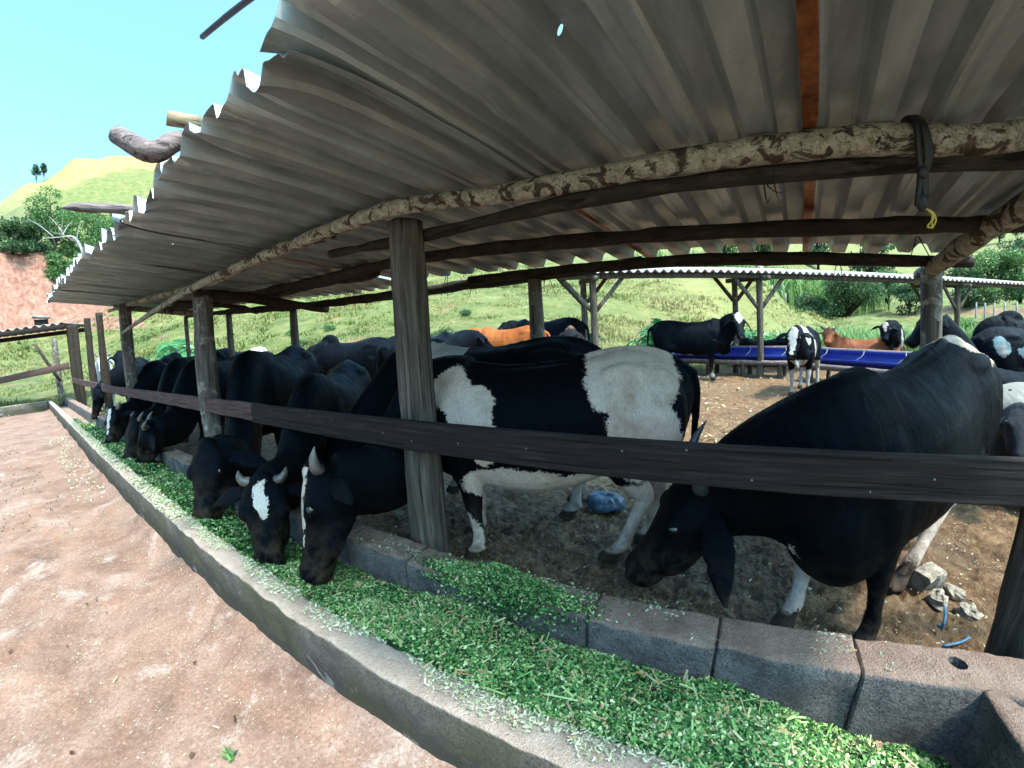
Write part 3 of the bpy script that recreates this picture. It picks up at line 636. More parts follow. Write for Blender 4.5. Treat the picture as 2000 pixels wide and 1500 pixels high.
post(-11.4, 1.3, 1.08, .08, .075, M['bark'], 33)
# rails
part('rail', beam(cz((-2.64, 1.185, -.386)), cz((1.75, 1.185, -.386)), .034, .122, n=40, rough=.002, seed=2), M['rail'], False)
part('rail', beam(cz((-9.4, 1.19, -.385)), cz((-2.52, 1.222, -.392)), .032, .118, n=50, rough=.004, seed=3), M['rail_r'], False)
part('rail', beam(cz((-15.3, 1.19, -.31)), cz((-9.2, 1.2, -.37)), .035, .13, n=20, rough=.004, seed=4), M['rail_r'], False)
for i in range(14):
    x = -2.4+i*.25+rng.uniform(-.08, .08); part('nail', ball((x, 1.168, CAMZ-.386+rng.uniform(-.045, .045)), (.0035, .002, .0035), nu=6, nv=4), M['tin'])
# dangling bark and twigs under the roof
r_ = random.Random(3)
for (px, py, Yd, n_) in ((1500, 345, 1.37, 3), (770, 545, 2.45, 4), (1065, 530, 2.5, 3), (1785, 470, 2.2, 2), (690, 570, 2.4, 3), (870, 545, 2.5, 2), (1640, 520, 2.7, 2), (930, 545, 2.5, 3)):
    p = at(px, py, Y=Yd); tw = MB()
    for k in range(n_):
        a = np.array(p)+[r_.uniform(-.03, .03), 0, .02]; b = a+[r_.uniform(-.05, .05), r_.uniform(-.02, .02), -r_.uniform(.04, .14)]; c = b+[r_.uniform(-.04, .04), 0, -r_.uniform(-.02, .06)]
        tw.add(*tube([a, b, c], [.003, .0022, .001], 5, 6))
    child(tw.build('bark_strip', M['bark']), shed)

# logs lying on the sheets, rod, strap
def log(P, R, mat, label, seed, name='log'):
    V, F = tube(P, R, 14, 30, .14, seed); m = MB(); m.add(V, F); o = m.build(name, mat, loc=tuple(P[0])); tag(o, label, 'log', 'logs lying on the shed roof'); return o
def onroof(x, y, dz=.075): return np.array([x, y, float(roofz(x, y))+dz])
a = at(228, 262, d=1.66); b = at(300, 296, d=1.58); c = at(372, 275, d=1.62)
log([a, b, c, onroof(-1.5, .85, .085), onroof(-1.45, 1.6, .085)], [.034, .036, .038, .036, .03], M['log_y'], 'thick curved grey log end hooking up beyond the roof edge', 51)
a = at(326, 230, d=1.66); b = at(420, 250, d=1.68)
log([a, b, onroof(-1.50, 1.1, .16), onroof(-1.4, 1.7, .09)], [.026, .028, .028, .026], M['log_t'], 'short broken tan log above the curved one', 52)
a = at(116, 406, d=2.55); b = at(160, 405, d=2.57); c = at(262, 412, d=2.6)
log([a, b, c, onroof(-2.5, 1.0, .08), onroof(-2.45, 1.7, .08)], [.002, .026, .03, .03, .028], M['log_y'], 'long pointed grey log reaching far out over the roof edge', 53)
A = np.array(at(395, 72, d=1.6)); B = np.array(at(485, 0, d=1.25)); C = A+(B-A)*4.4; C[2] = float(roofz(C[0], C[1]))+.04
m = MB(); m.add(*tube([A, B, (B+C)/2, C], [.0105, .0105, .010, .010], 8, 20, .1, 3)); tag(m.build('rod', M['rust'], loc=tuple(A)), 'thin dark rod sticking out against the sky above the roof', 'rod')
def strap():
    p = at(1787, 252, Y=1.37); t = thing('hanging_strap', 'knotted black strap hanging from the pale roof pole at right', 'strap', tuple(p)); m = MB(); r = random.Random(2)
    for k in range(5):
        dx = r.uniform(-.012, .012); y0 = 1.335 if k % 2 else 1.36
        m.add(*tube([(p[0]+dx-.006, 1.47, CAMZ+.56), (p[0]+dx, 1.41, CAMZ+.605), (p[0]+dx, 1.335, CAMZ+.56), (p[0]+dx*1.5+.004, 1.335, CAMZ+.47), (p[0]+dx*.6, 1.35, CAMZ+.42), (p[0]+dx*1.4-.005, 1.36, CAMZ+.33+r.uniform(0, .03))], [.007, .008, .008, .007, .009, .006], 6, 26, .2, k))
    m.add(*ball((p[0]-.003, 1.345, CAMZ+.425), (.016, .014, .022))); m.add(*ball((p[0]-.006, 1.36, CAMZ+.345), (.017, .014, .03)))
    child(m.build('strap_body', M['strap']), t); m = MB()
    for k in range(3):
        m.add(*tube([(p[0]-.005, 1.36, CAMZ+.33), (p[0]+.012+.008*k, 1.36, CAMZ+.318-.006*k), (p[0]+.03-.012*k, 1.36, CAMZ+.295-.01*k), (p[0]+.02, 1.36, CAMZ+.27)], .0028, 5, 12, .3, k))
    child(m.build('yellow_cord', M['cord']), t)
strap()

# ------------------------------------------------------------------ the shelter over the blue troughs
def wave_roof(A, dirv, L, depthv, D, pitch, amp, per, mat, name, par):
    A = np.array(A, float); d = np.array(dirv, float); q = np.array(depthv, float); nu = int(L/per*10); us = np.linspace(0, L, nu); vs = np.linspace(0, D, 8); V = []
    for u in us:
        for v in vs: V.append(A+d*u+q*v+np.array([0, 0, v*pitch+amp*math.sin(u/per*2*math.pi)]))
    V = np.array(V); n = len(vs); I = np.arange(nu*n).reshape(nu, n); F = np.stack([I[:-1, :-1], I[1:, :-1], I[1:, 1:], I[:-1, 1:]], -1).reshape(-1, 4)
    o = mk(name, V, F, mat); child(o, par); md = o.modifiers.new('thick', 'SOLIDIFY'); md.thickness = .012; return o
def shelter():
    t = thing('trough_shelter', 'open shelter with white wavy roof on braced posts over the blue troughs', 'shelter', (.8, 9.5, .07))
    d = np.array([.861, .508, 0]); q = np.array([-.508, .861, 0]); A = np.array([-3.35, 7.08, CAMZ+1.14])
    wave_roof(A, d, 15, q, 2.3, .17, .032, .177, M['fibre'], 'wavy_roof', t)
    P0 = np.array([-2.46, 7.25, 0])
    def br(name, a, b, w=.09, h=.09): part(name, beam(a, b, w, h, n=6, rough=.004, seed=int(a[0]*7+50)), M['post'], True, t)
    br('beam', A+d*.3+q*.18+[0, 0, -.07], A+d*15+q*.18+[0, 0, -.07], .09, .11); br('beam', A+d*.3+q*1.25+[0, 0, .15], A+d*15+q*1.25+[0, 0, .15], .09, .11)
    br('beam', A+d*.3+q*2.15+[0, 0, .33], A+d*15+q*2.15+[0, 0, .33], .09, .1)
    for k, (u, both) in enumerate(((.95, 1), (4.62, 1), (11.0, 1))):
        for w, top in ((.22, -.12), (1.25, .10)):
            p = A+d*u+q*w; z1 = p[2]+top
            post(p[0], p[1], z1-CAMZ, .075, .068, M['post_l'] if w > 1 else M['post'], 70+k*3+int(w), par=t, groove=.03, rough=.08, seg=14)
            for sgn in (-1, 1):
                br('brace', p+d*.05*sgn+[0, 0, top-.62], p+d*.62*sgn+[0, 0, top+.03], .06, .08)
        br('tie_beam', A+d*u-q*.15+[0, 0, -.15], A+d*u+q*1.6+[0, 0, -.02], .08, .1)
shelter()
def drum_trough(a, b, label, logs=True):
    a, b = np.array(a, float), np.array(b, float); L = np.linalg.norm(b-a); d = (b-a)/L; s = np.array([-d[1], d[0], 0]); R = .29
    t = thing('drinking_trough', label, 'trough', tuple((a+b)/2*[1, 1, 0]+[0, 0, .07]), 'blue half drum troughs')
    V = []; n = 40; m = 17
    for i in range(n):
        for j in range(m):
            p = math.pi*j/(m-1)-.32; V.append(a+d*L*i/(n-1)+s*math.cos(p)*R+np.array([0, 0, -math.sin(p)*R*.85]))
    I = np.arange(n*m).reshape(n, m); F = [tuple(x) for x in np.stack([I[:-1, :-1], I[1:, :-1], I[1:, 1:], I[:-1, 1:]], -1).reshape(-1, 4)]
    F += [tuple(I[0]), tuple(I[-1][::-1])]; o = mk('drum_shell', V, F, M['blue']); child(o, t); md = o.modifiers.new('t', 'SOLIDIFY'); md.thickness = .012
    for sg in (-1, 1):
        zz = -.22 if sg < 0 else .06
        part('side_log', tube([a+s*sg*(R+.04)-d*.1+[0, 0, zz], (a+b)/2+s*sg*(R+.04)+[0, 0, zz-.01], b+s*sg*(R+.04)+d*.1+[0, 0, zz]], .055, 10, 20, .1, 4+sg), M['log'], True, t)
    for k in range(int(L/.8)+1):
        c = a+d*(.2+k*.8)
        if (.2+k*.8) > L: continue
        part('hoop', tube([c+s*(R*.78-k*.05)+d*.06*math.sin(k*.8)+np.array([0, 0, .11-k*.045]) for k in range(6)], .008, 6), M['tin'], True, t)
        m_ = MB(); m_.add(*tube([c-s*.34+[0, 0, -.2], c-s*.30+[0, 0, -.62]], .05, 8, 8, .1)); m_.add(*tube([c+s*.34+[0, 0, -.2], c+s*.30+[0, 0, -.62]], .05, 8, 8, .1)); m_.add(*tube([c-s*.36+[0, 0, -.28], c+s*.36+[0, 0, -.28]], .035, 8, 6, .1)); child(m_.build('trestle', M['post']), t)
drum_trough((-1.5, 10.5, CAMZ-.55), (1.25, 9.72, CAMZ-.55), 'blue half drum trough behind the white faced black cow')
drum_trough((1.55, 9.35, CAMZ-.56), (4.0, 6.95, CAMZ-.56), 'blue half drum trough to the right of the piebald calf')

# side shelter at the far left end
def side_shelter():
    t = thing('side_shelter', 'far low shelter with weathered wavy roof left of the shed end', 'shelter', (-16.5, -.5, 0))
    A = np.array([-15.0, 1.1, CAMZ+1.30]); B = np.array([-17.6, -3.2, CAMZ+1.12]); d = B-A; L = np.linalg.norm(d[:2]); d = d/L
    wave_roof(A, d, L, np.array([-.86, .51, 0]), 1.8, .02, .035, .25, M['fibre_d'], 'wavy_roof', t)
    part('beam', beam(A+[.02, 0, -.09], B+[.02, 0, -.09], .10, .12, n=8, rough=.004), M['rail'], True, t)
    part('beam', beam(A+[-1.2, .7, -.12], B+[-1.2, .7, -.12], .10, .12, n=8, rough=.004), M['rail'], True, t)
    for px, Yp in ((112, .95),):
        p = at(118, 760, d=18.5); part('post', tube([(p[0], p[1], -.1), (p[0]-.05, p[1], CAMZ+1.1)], [.10, .09], 10, 12, .08, 5), M['post_l'], True, t)
    part('post', tube([(-17.5, -3.0, -.1), (-17.5, -3.0, CAMZ+1.05)], [.1, .09], 10, 12, .08, 6), M['post_l'], True, t)
    p = at(118, 745, d=18.3); q = at(68, 672, d=18.0); part('brace', beam(p, q, .07, .09, n=4), M['post'], True, t)
    part('rail', beam(at(134, 714, d=15.4), at(-40, 752, d=17.5), .05, .19, n=12, rough=.004), M['rail_r'], True, t)
side_shelter()

# ------------------------------------------------------------------ small things on the pen floor
def rock(px, py, size, label, seed, flat=.75, name='rock', cat='rock'):
    p = at(px, py, z=.09); V, F = ball((0, 0, 0), np.array(size), nu=18, nv=12); V = V*(1+fbm(V/max(size), 2.2, 3, seed)*.32)[:, None]; V[:, 2] = np.maximum(V[:, 2], -size[2]*.5)
    k = np.abs(V[:, :2]).max(1); o = mk(name, V, F, M['stone'], smooth=False); o.location = (p[0], p[1], .07+size[2]*.45); o.rotation_euler = (0, 0, seed); tag(o, label, cat, 'pale stones by the right post')
rock(1832, 1172, (.045, .04, .04), 'rounded pale stone next to the broken block', 1)
rock(1862, 1155, (.05, .035, .03), 'flat pale stone furthest right behind the blue rope', 2)
rock(1890, 1195, (.045, .035, .035), 'pale stone nearest the right front post', 3)
V, F = beam((-.055, 0, 0), (.055, 0, .01), .09, .11, n=6, rough=.03, seed=3); o = mk('broken_block', V, F, M['stone'], smooth=False); p = at(1812, 1140, z=.1); o.location = (p[0], p[1], .115); o.rotation_euler = (0.1, .05, .5); tag(o, 'broken pale block beside the hind hooves', 'block')
m = MB(); pts = [at(1845, 1185, z=.10), at(1846, 1205, z=.13), at(1840, 1225, z=.10), at(1832, 1222, z=.085)]; m.add(*tube(pts, .006, 7, 14, .1)); pts = [at(1840, 1262, z=.085), at(1875, 1255, z=.09), at(1893, 1245, z=.10)]; m.add(*tube(pts, .005, 7, 10, .1)); tag(m.build('blue_rope', M['rope'], loc=tuple(pts[0])), 'frayed blue rope ends by the stones', 'rope')
p = at(1182, 985, z=.09); V, F = ball((0, 0, 0), (.115, .095, .062), nu=40, nv=20); an = np.arctan2(V[:, 1], V[:, 0]); V *= (1+.11*np.sin(an*15+fbm(V, 9, 2, 2)*3)*np.clip(V[:, 2]/.06+.5, 0, 1)+fbm(V, 14, 3, 4)*.2-.3*np.exp(-(np.hypot(V[:, 0], V[:, 1])/.03)**2)*(V[:, 2] > 0))[:, None]; V[:, 2] = np.maximum(V[:, 2], -.03)
o = mk('plastic_bag', V, F, M['bag']); o.location = (p[0], p[1], .105); tag(o, 'tied crumpled blue plastic bag on the dark mud', 'plastic bag')
p = at(450, 1482, z=0); m = MB(); r_ = random.Random(8); tt = []
P_ = []; 
for k in range(14):
    a = r_.uniform(0, 6.28); l = r_.uniform(.012, .03); P_.append((p[0]+math.cos(a)*l*.6, p[1]+math.sin(a)*l*.6, .008+r_.uniform(0, .02)))
V, F, T = flakes(np.array(P_), np.full(14, .026), np.full(14, .009), np.tile([0, 0, 1.], (14, 1)), np.linspace(.2, .7, 14), .2, 3); V2, F2, T2 = flakes(np.array([[p[0], p[1], .02+.008*i] for i in range(5)]), np.full(5, .02), np.full(5, .004), np.tile([1., 0, 0], (5, 1)), np.full(5, .4), 0, 4)
o = mk('weed', np.concatenate([V, V2])-p, np.concatenate([F, F2+len(V)]), M['leaf_b'], smooth=False, attrs=dict(tint=np.concatenate([T, T2]))); o.location = p; tag(o, 'tiny green weed sprig on the bare slab', 'weed')
#SECTION3
# ------------------------------------------------------------------ cattle
def coat(name, base, patches, white=(.56, .53, .50), rough=.5, base2=None, spots=None, dirt=.5, gloss=None):
    """patches: (centre, radii) ellipsoids in the animal's own space that carry the second colour"""
    g = G(name); c = g.coord('Object'); w = g.noisec(c, 5.5, 4); f = g.noisec(c, 70, 2)
    def off(nc, amp):
        s = g.n('ShaderNodeVectorMath', operation='SUBTRACT'); g.l(nc, s.inputs[0]); s.inputs[1].default_value = (.5, .5, .5)
        return g.map(s.outputs[0], (amp,)*3)
    a = g.n('ShaderNodeVectorMath', operation='ADD'); g.l(c, a.inputs[0]); g.l(off(w, .17), a.inputs[1]); b = g.n('ShaderNodeVectorMath', operation='ADD'); g.l(a.outputs[0], b.inputs[0]); g.l(off(f, .055), b.inputs[1]); p = b.outputs[0]
    m = None
    for pt in patches:
        ce, ra = pt[0], pt[1]; neg = len(pt) > 2
        s = g.n('ShaderNodeVectorMath', operation='SUBTRACT'); g.l(p, s.inputs[0]); s.inputs[1].default_value = ce
        d = g.n('ShaderNodeVectorMath', operation='LENGTH'); g.l(g.map(s.outputs[0], tuple(1/q for q in ra)), d.inputs[0])
        k = g.ramp(d.outputs['Value'], [(.93, 1.0), (1.0, 0.0)])
        if m is None: m = k
        elif neg: m = g.math('MULTIPLY', m, g.math('SUBTRACT', 1.0, k))
        else: m = g.math('MAXIMUM', m, k)
    hair = g.noise(g.map(c, (60, 60, 16)), 2.4, 4, .7)
    if base2: bc = g.ramp(g.noise(c, 2.2, 4), [(.35, base), (.65, base2)])
    else: bc = g.ramp(hair, [(.3, tuple(q*.6 for q in base)), (.7, tuple(q*1.5 for q in base))])
    if spots:
        sp = g.math('LESS_THAN', g.voro(g.mix(.08, c, w), spots[0]), spots[1]); bc = g.mix(sp, bc, spots[2])
    if m is not None:
        wc = g.ramp(hair, [(.25, tuple(q*.62 for q in white)), (.6, white)])
        wc = g.mix(g.math('MULTIPLY', g.ramp(g.noise(c, 4.5, 5, .65), [(.46, 0.0), (.66, 1.0)]), dirt), wc, (.30, .20, .145))
        bc = g.mix(m, bc, wc)
    sx = g.n('ShaderNodeSeparateXYZ'); g.l(c, sx.inputs[0]); hz = g.ramp(sx.outputs[2], [(.065, 1.0), (.08, 0.0)])
    bc = g.mix(hz, bc, (.035, .027, .022))
    grime = g.math('MULTIPLY', g.ramp(sx.outputs[2], [(.1, .75), (.5, 0.0)]), g.ramp(g.noise(c, 9, 5, .7), [(.42, 0.0), (.62, 1.0)])); bc = g.mix(g.math('MULTIPLY', grime, .7), bc, (.10, .065, .04))
    g.bump(g.math('ADD', g.math('MULTIPLY', hair, .35), g.math('MULTIPLY', g.noise(g.map(c, (1.6, 1, .7)), 4.5, 4, .6, .6), 1.6)), .022, .7)
    rr = g.ramp(g.noise(c, 6, 4), [(.3, rough-.08), (.7, rough+.14)])
    return g.sheen(bc, rr)
BLK = (.0026, .0030, .0042)
def unit(v): v = np.asarray(v, float); return v/(np.linalg.norm(v)+1e-12)
LEGZ = {'F': [(.50, .17, .86, .13, .10), (.45, .175, .68, .105, .075), (.43, .165, .53, .072, .055), (.43, .155, .39, .056, .050), (.425, .152, .33, .043, .04), (.42, .15, .20, .036, .034), (.425, .15, .12, .046, .042), (.45, .15, .07, .044, .042), (.465, .15, .045, .054, .05), (.475, .15, .0, .06, .056)],
        'H': [(-.60, .15, .98, .20, .12), (-.56, .165, .80, .185, .10), (-.55, .17, .66, .125, .075), (-.63, .16, .54, .080, .055), (-.715, .152, .45, .055, .046), (-.70, .15, .36, .045, .038), (-.675, .15, .22, .038, .034), (-.66, .15, .12, .047, .042), (-.63, .15, .07, .044, .042), (-.615, .15, .045, .055, .05), (-.60, .15, 0, .062, .056)]}
def cow(label, heading, centre, s, mat, poll=None, muzzle=None, face=None, hump=0, horns=None, ears=1.0, feet=None, lying=False, voxel=.014, tail=None, group=None, dewlap=.06, thin=1.0, name='cow', cat='cow', udder=False, headscale=1.2, dip=.0, blaze=None, hair=0, local=False, chest=0, horn_mat='horn', eyes=True, lift=0, z=None, neck_drop=0, bellyd=0):
    """one animal; x forward, y left, z up in its own space; poll and muzzle in world space (or its own when local)"""
    h = math.radians(heading); Rz = np.array([[math.cos(h), -math.sin(h), 0], [math.sin(h), math.cos(h), 0], [0, 0, 1]])
    gz = float(land(centre[0], centre[1])[0]) if z is None else z
    org = np.array([centre[0], centre[1], gz])
    L = lambda p: (np.asarray(p, float) if local else (np.asarray(p, float)-org)@Rz/s)
    dz = -.50 if lying else 0
    m = MB()
    X = np.array([-.90, -.86, -.78, -.66, -.52, -.36, -.20, -.02, .16, .32, .46, .58, .68, .76, .81])
    T = np.array([1.08, 1.17, 1.23, 1.28, 1.305, 1.285, 1.262, 1.25, 1.25, 1.265, 1.285, 1.26, 1.17, 1.06, .96])
    B = np.array([.98, .84, .70, .64, .62, .585, .55, .53, .525, .535, .55, .58, .64, .74, .86])
    Wd = np.array([.04, .10, .175, .225, .250, .240, .262, .285, .290, .275, .245, .215, .18, .13, .05])*thin
    if chest: B = B-chest*np.exp(-((X-.56)/.2)**2)
    if bellyd: B = B-bellyd*np.exp(-((X+.05)/.35)**2)
    n = 28; th = np.arange(n)*2*math.pi/n; P = spline(np.stack([X, T, B], 1), 46); Wn = np.interp(P[:, 0], X, Wd); V = []
    for (x, t, b), w in zip(P, Wn):
        cz_ = b+(t-b)*.46; wr = w+.0016*math.sin(x*2*math.pi/.085)*(1 if -.25 < x < .4 else 0)
        for a in th:
            sy, cz2 = math.sin(a), math.cos(a); yy = wr*np.sign(sy)*abs(sy)**.82
            zz = cz_+((t-cz_) if cz2 > 0 else (cz_-b))*np.sign(cz2)*abs(cz2)**.95
            if cz2 > .55: yy *= 1-.22*(cz2-.55)/.45*(1 if x < .3 else .5)
            V.append((x, yy, zz+dz))
    k = len(P); F = [(i*n+j, i*n+(j+1) % n, (i+1)*n+(j+1) % n, (i+1)*n+j) for i in range(k-1) for j in range(n)]; F.append(tuple(range(n))[::-1]); F.append(tuple((k-1)*n+j for j in range(n)))
    m.add(np.array(V), F)
    m.add(*tube([(-.92, 0, 1.14+dz), (-.70, 0, 1.265+dz), (-.45, 0, 1.292+dz), (-.1, 0, 1.245+dz), (.2, 0, 1.245+dz), (.48, 0, 1.275+dz)], [.03, .036, .03, .022, .024, .045], 10, 30))
    for sg in (-1, 1):
        m.add(*ball((-.50, sg*.150*thin, 1.165+dz), (.15, .06, .07))); m.add(*ball((-.82, sg*.065, 1.13+dz), (.05, .035, .04)))
        m.add(*ball((.50, sg*.15*thin, .93+dz), (.15, .10, .22))); m.add(*ball((-.66, sg*.145, .93+dz), (.19, .105, .28))); m.add(*ball((.64, sg*.12, .80+dz), (.12, .09, .15)))
        m.add(*ball((-.40, sg*.19*thin, .72+dz), (.12, .06, .10)))
    if hump: m.add(*ball((.43, 0, 1.25+dz), (.21, .085, .09+hump*.75)))
    if udder: m.add(*ball((-.52, 0, .58+dz), (.16, .12, .12)))
    fo = feet or {}
    for kind in 'FH':
        for sg, sd_ in ((1, 'L'), (-1, 'R')):
            if lying:
                if kind == 'F': m.add(*tube([(.50, sg*.2, .38), (.62, sg*.26, .12), (.72, sg*.22, .06)], [.11, .08, .05], 10, 12)); m.add(*tube([(.72, sg*.22, .07), (.5, sg*.25, .05)], [.045, .04], 8, 6))
                else: m.add(*ball((-.5, sg*.24, .26), (.28, .13, .22))); m.add(*tube([(-.35, sg*.33, .10), (-.05, sg*.34, .05), (.1, sg*.3, .04)], [.08, .05, .04], 8, 10))
                continue
            dx, dy = fo.get(kind+sd_, (0, 0)); pts = []
            for (x, y, z_, rx, ry) in LEGZ[kind]:
                t = np.clip((.95-z_)/.95, 0, 1)**1.1; pts.append((x+dx*t, sg*y+dy*t, z_, rx, ry))
            pts = np.array(pts); m.add(*tube(pts[:, :3], np.stack([pts[:, 4], pts[:, 3]], 1), 14, 44, up=(1, 0, 0)))
            e = pts[-1]
            for q in (-1, 1): m.add(*ball((e[0]+.012, e[1]+q*.022, .022), (.058, .026, .030), nu=10, nv=8))
            d = pts[-4]
            m.add(*ball((d[0]-.035, d[1], d[2]-.02), (.022, .03, .022), nu=8, nv=6))
    tl = tail or [(-.90, 0, 1.16), (-.965, 0, 1.06), (-.985, .01, .8), (-.965, .01, .52), (-.95, 0, .40), (-.95, 0, .22)]
    tl = np.array(tl)+[0, 0, dz if not tail else 0]
    if lying and not tail: tl = np.array([(-.9, 0, .66), (-.99, .05, .5), (-1.0, .12, .2), (-.9, .2, .06)])
    m.add(*tube(tl, np.interp(np.linspace(0, 1, len(tl)), [0, .3, .7, .82, 1], [.035, .024, .018, .04, .012]), 10, 30))
    if dip:
        for q_ in m.v: q_[:, 2] -= dip*np.clip((q_[:, 0]+.55)/1.1, 0, 1.15)*np.clip(q_[:, 2]/.7, 0, 1)
    # neck and head
    if poll is None: poll, muzzle, lc = (1.18, 0, 1.40), (1.46, 0, 1.06), True
    else: lc = local
    p = np.asarray(poll, float) if lc else L(poll); q = np.asarray(muzzle, float) if lc else L(muzzle)
    if lying and poll is None: p, q = p+[0, 0, dz], q+[0, 0, dz]
    N0 = np.array([.42, 0, 1.02+dz-dip*.9]); N1 = np.array([.66, 0, 1.01+dz-dip]); dirn = p-N1
    f = unit(q-p)
    if face is not None: a = math.radians(face)-(0 if lc else h); fh = np.array([math.cos(a), math.sin(a), 0])
    else: fh = unit([dirn[0], dirn[1], 0]) if abs(f[2]) > .8 else unit([f[0], f[1], 0])
    r = unit(np.cross(fh, (0, 0, 1))); r = unit(r-f*r.dot(f)); u = np.cross(r, f)
    hs = headscale; HL = np.linalg.norm(q-p)/.50
    pe = p+f*.05-u*.05*hs; mid = N1*.48+pe*.52+np.array([0, 0, .03-neck_drop])
    C = spline([N0, N1, mid, pe], 24); t = np.linspace(0, 1, 24); hh = np.interp(t, [0, .3, .65, 1], [.33, .31, .245, .175]); ww = np.interp(t, [0, .3, .65, 1], [.21, .185, .15, .118])
    m.add(*tube(C, np.stack([ww, hh], 1), 18, up=(0, 0, 1) if abs(unit(pe-N1)[2]) < .8 else (1, 0, 0)))
    if dewlap:
        C2 = spline([(.62, 0, .66+dz), (.74, 0, .68+dz), mid-[0, 0, .15], pe+f*.12-[0, 0, .06]], 20); m.add(*tube(C2, np.stack([np.full(20, .032), np.interp(np.linspace(0, 1, 20), [0, .3, 1], [.12, .10+dewlap*.6, .04])], 1), 10, up=(0, 0, 1)))
    hd = np.array([(-.015, .060, .045, .06), (.02, .088, .066, .10), (.08, .108, .070, .135), (.15, .112, .066, .150), (.22, .094, .056, .140), (.30, .074, .046, .115), (.38, .064, .042, .092), (.44, .070, .046, .085), (.485, .068, .040, .070), (.51, .044, .020, .040)])
    V = []; n = 20; th = np.arange(n)*2*math.pi/n; H = spline(hd, 32)
    for (t_, w, up_, dn) in H:
        for a in th:
            sy, cz2 = math.sin(a), math.cos(a); V.append(p+f*t_*HL+r*w*hs*np.sign(sy)*abs(sy)**.85+u*hs*((up_ if cz2 > 0 else dn)*np.sign(cz2)*abs(cz2)**.85))
    k = len(H); F = [(i*n+j, i*n+(j+1) % n, (i+1)*n+(j+1) % n, (i+1)*n+j) for i in range(k-1) for j in range(n)]; F.append(tuple(range(n))[::-1]); F.append(tuple((k-1)*n+j for j in range(n))); m.add(np.array(V), F)
    m.add(*ball(p+f*.0+u*.03*hs, np.array((.05, .055, .05))*hs))
    FR = np.stack([f, r, u], 1)
    for sg in (-1, 1):
        m.add(*ball(p+f*.165*HL+r*sg*.092*hs+u*.028*hs, np.array((.045, .03, .03))*hs, FR)); m.add(*ball(p+f*.24*HL+r*sg*.06*hs-u*.06*hs, np.array((.12, .035, .055))*hs, FR))
        m.add(*ball(p+f*.478*HL+r*sg*.042*hs+u*.014*hs, np.array((.026, .022, .026))*hs, FR))
        e0 = p+f*.045*HL+r*sg*.085*hs-u*.025*hs; ear_len = .22*ears*hs; drp = .35 if ears <= 1.1 else 1.1
        ed = unit(r*sg-np.array([0, 0, 1.0])*drp*.6-u*.25); C3 = spline([e0, e0+ed*ear_len*.5+np.array([0, 0, .012]), e0+ed*ear_len-np.array([0, 0, .05*drp*ears])], 12)
        m.add(*tube(C3, np.stack([np.full(12, .013), np.interp(np.linspace(0, 1, 12), [0, .2, .5, .85, 1], [.028, .05, .066, .036, .008])*hs**.4*min(ears, 1.1)], 1), 12, up=tuple(unit(f+u*.3))))
    if isinstance(mat, dict):
        mat = dict(mat); mat['patches'] = list(mat['patches'])+[(tuple(p+f*b_[0]*HL+r*b_[1]*hs+u*b_[2]*hs), (b_[3]*hs,)*3) for b_ in (blaze or [])]; mat = coat(**mat)
    me = mk('tmp', np.concatenate(m.v), m.f, None); md = me.modifiers.new('r', 'REMESH'); md.mode = 'VOXEL'; md.voxel_size = voxel
    sm = me.modifiers.new('s', 'SMOOTH'); sm.factor = .5; sm.iterations = 5 if voxel < .02 else 3
    dg = bpy.context.evaluated_depsgraph_get(); out = bpy.data.meshes.new_from_object(me.evaluated_get(dg)); old = me.data; bpy.data.objects.remove(me); bpy.data.meshes.remove(old)
    out.name = name; out.polygons.foreach_set('use_smooth', np.full(len(out.polygons), True)); out.materials.clear(); out.materials.append(mat)
    o = bpy.data.objects.new(name, out); COL.objects.link(o); o.location = tuple(org+[0, 0, lift]); o.rotation_euler = (0, 0, h); o.scale = (s, s, s)
    tag(o, label, cat, group or 'cattle in the pen')
    if hair:
        out.calc_loop_triangles(); nt = len(out.loop_triangles); tv = np.empty(nt*3, np.int32); out.loop_triangles.foreach_get('vertices', tv); tv = tv.reshape(-1, 3)
        co = np.empty(len(out.vertices)*3, np.float32); out.vertices.foreach_get('co', co); co = co.reshape(-1, 3); no = np.empty(len(out.vertices)*3, np.float32); out.vertices.foreach_get('normal', no); no = no.reshape(-1, 3)
        A_, B_, C_ = co[tv[:, 0]], co[tv[:, 1]], co[tv[:, 2]]; ar = np.linalg.norm(np.cross(B_-A_, C_-A_), axis=1); rr = np.random.default_rng(77); k = rr.choice(nt, hair, p=ar/ar.sum()); w1 = rr.random((hair, 1)); w2 = rr.random((hair, 1)); fl = (w1+w2) > 1; w1 = np.where(fl, 1-w1, w1); w2 = np.where(fl, 1-w2, w2)
        P_ = A_[k]+(B_-A_)[k]*w1+(C_-A_)[k]*w2; N_ = no[tv[k, 0]]; keep = P_[:, 2] > .1; P_, N_ = P_[keep], N_[keep]; nh = len(P_)
        D = np.tile([-1.0, 0, -.45], (nh, 1))+rr.normal(size=(nh, 3))*.22+np.stack([fbm(P_, 5, 2, 3), fbm(P_, 5, 2, 5), fbm(P_, 5, 2, 7)], 1)*.5; D -= N_*(D*N_).sum(1)[:, None]; D /= np.linalg.norm(D, axis=1)[:, None]+1e-9; Sd = np.cross(D, N_)
        Lh = (rr.uniform(.008, .017, nh))[:, None]; V_ = np.stack([P_-Sd*.0009-N_*.001, P_+Sd*.0009-N_*.001, P_+D*Lh+N_*Lh*.22], 1).reshape(-1, 3)
        hm_ = mk('hair', V_, np.arange(3*nh).reshape(nh, 3), mat, o, smooth=False); hm_['kind'] = 'stuff'
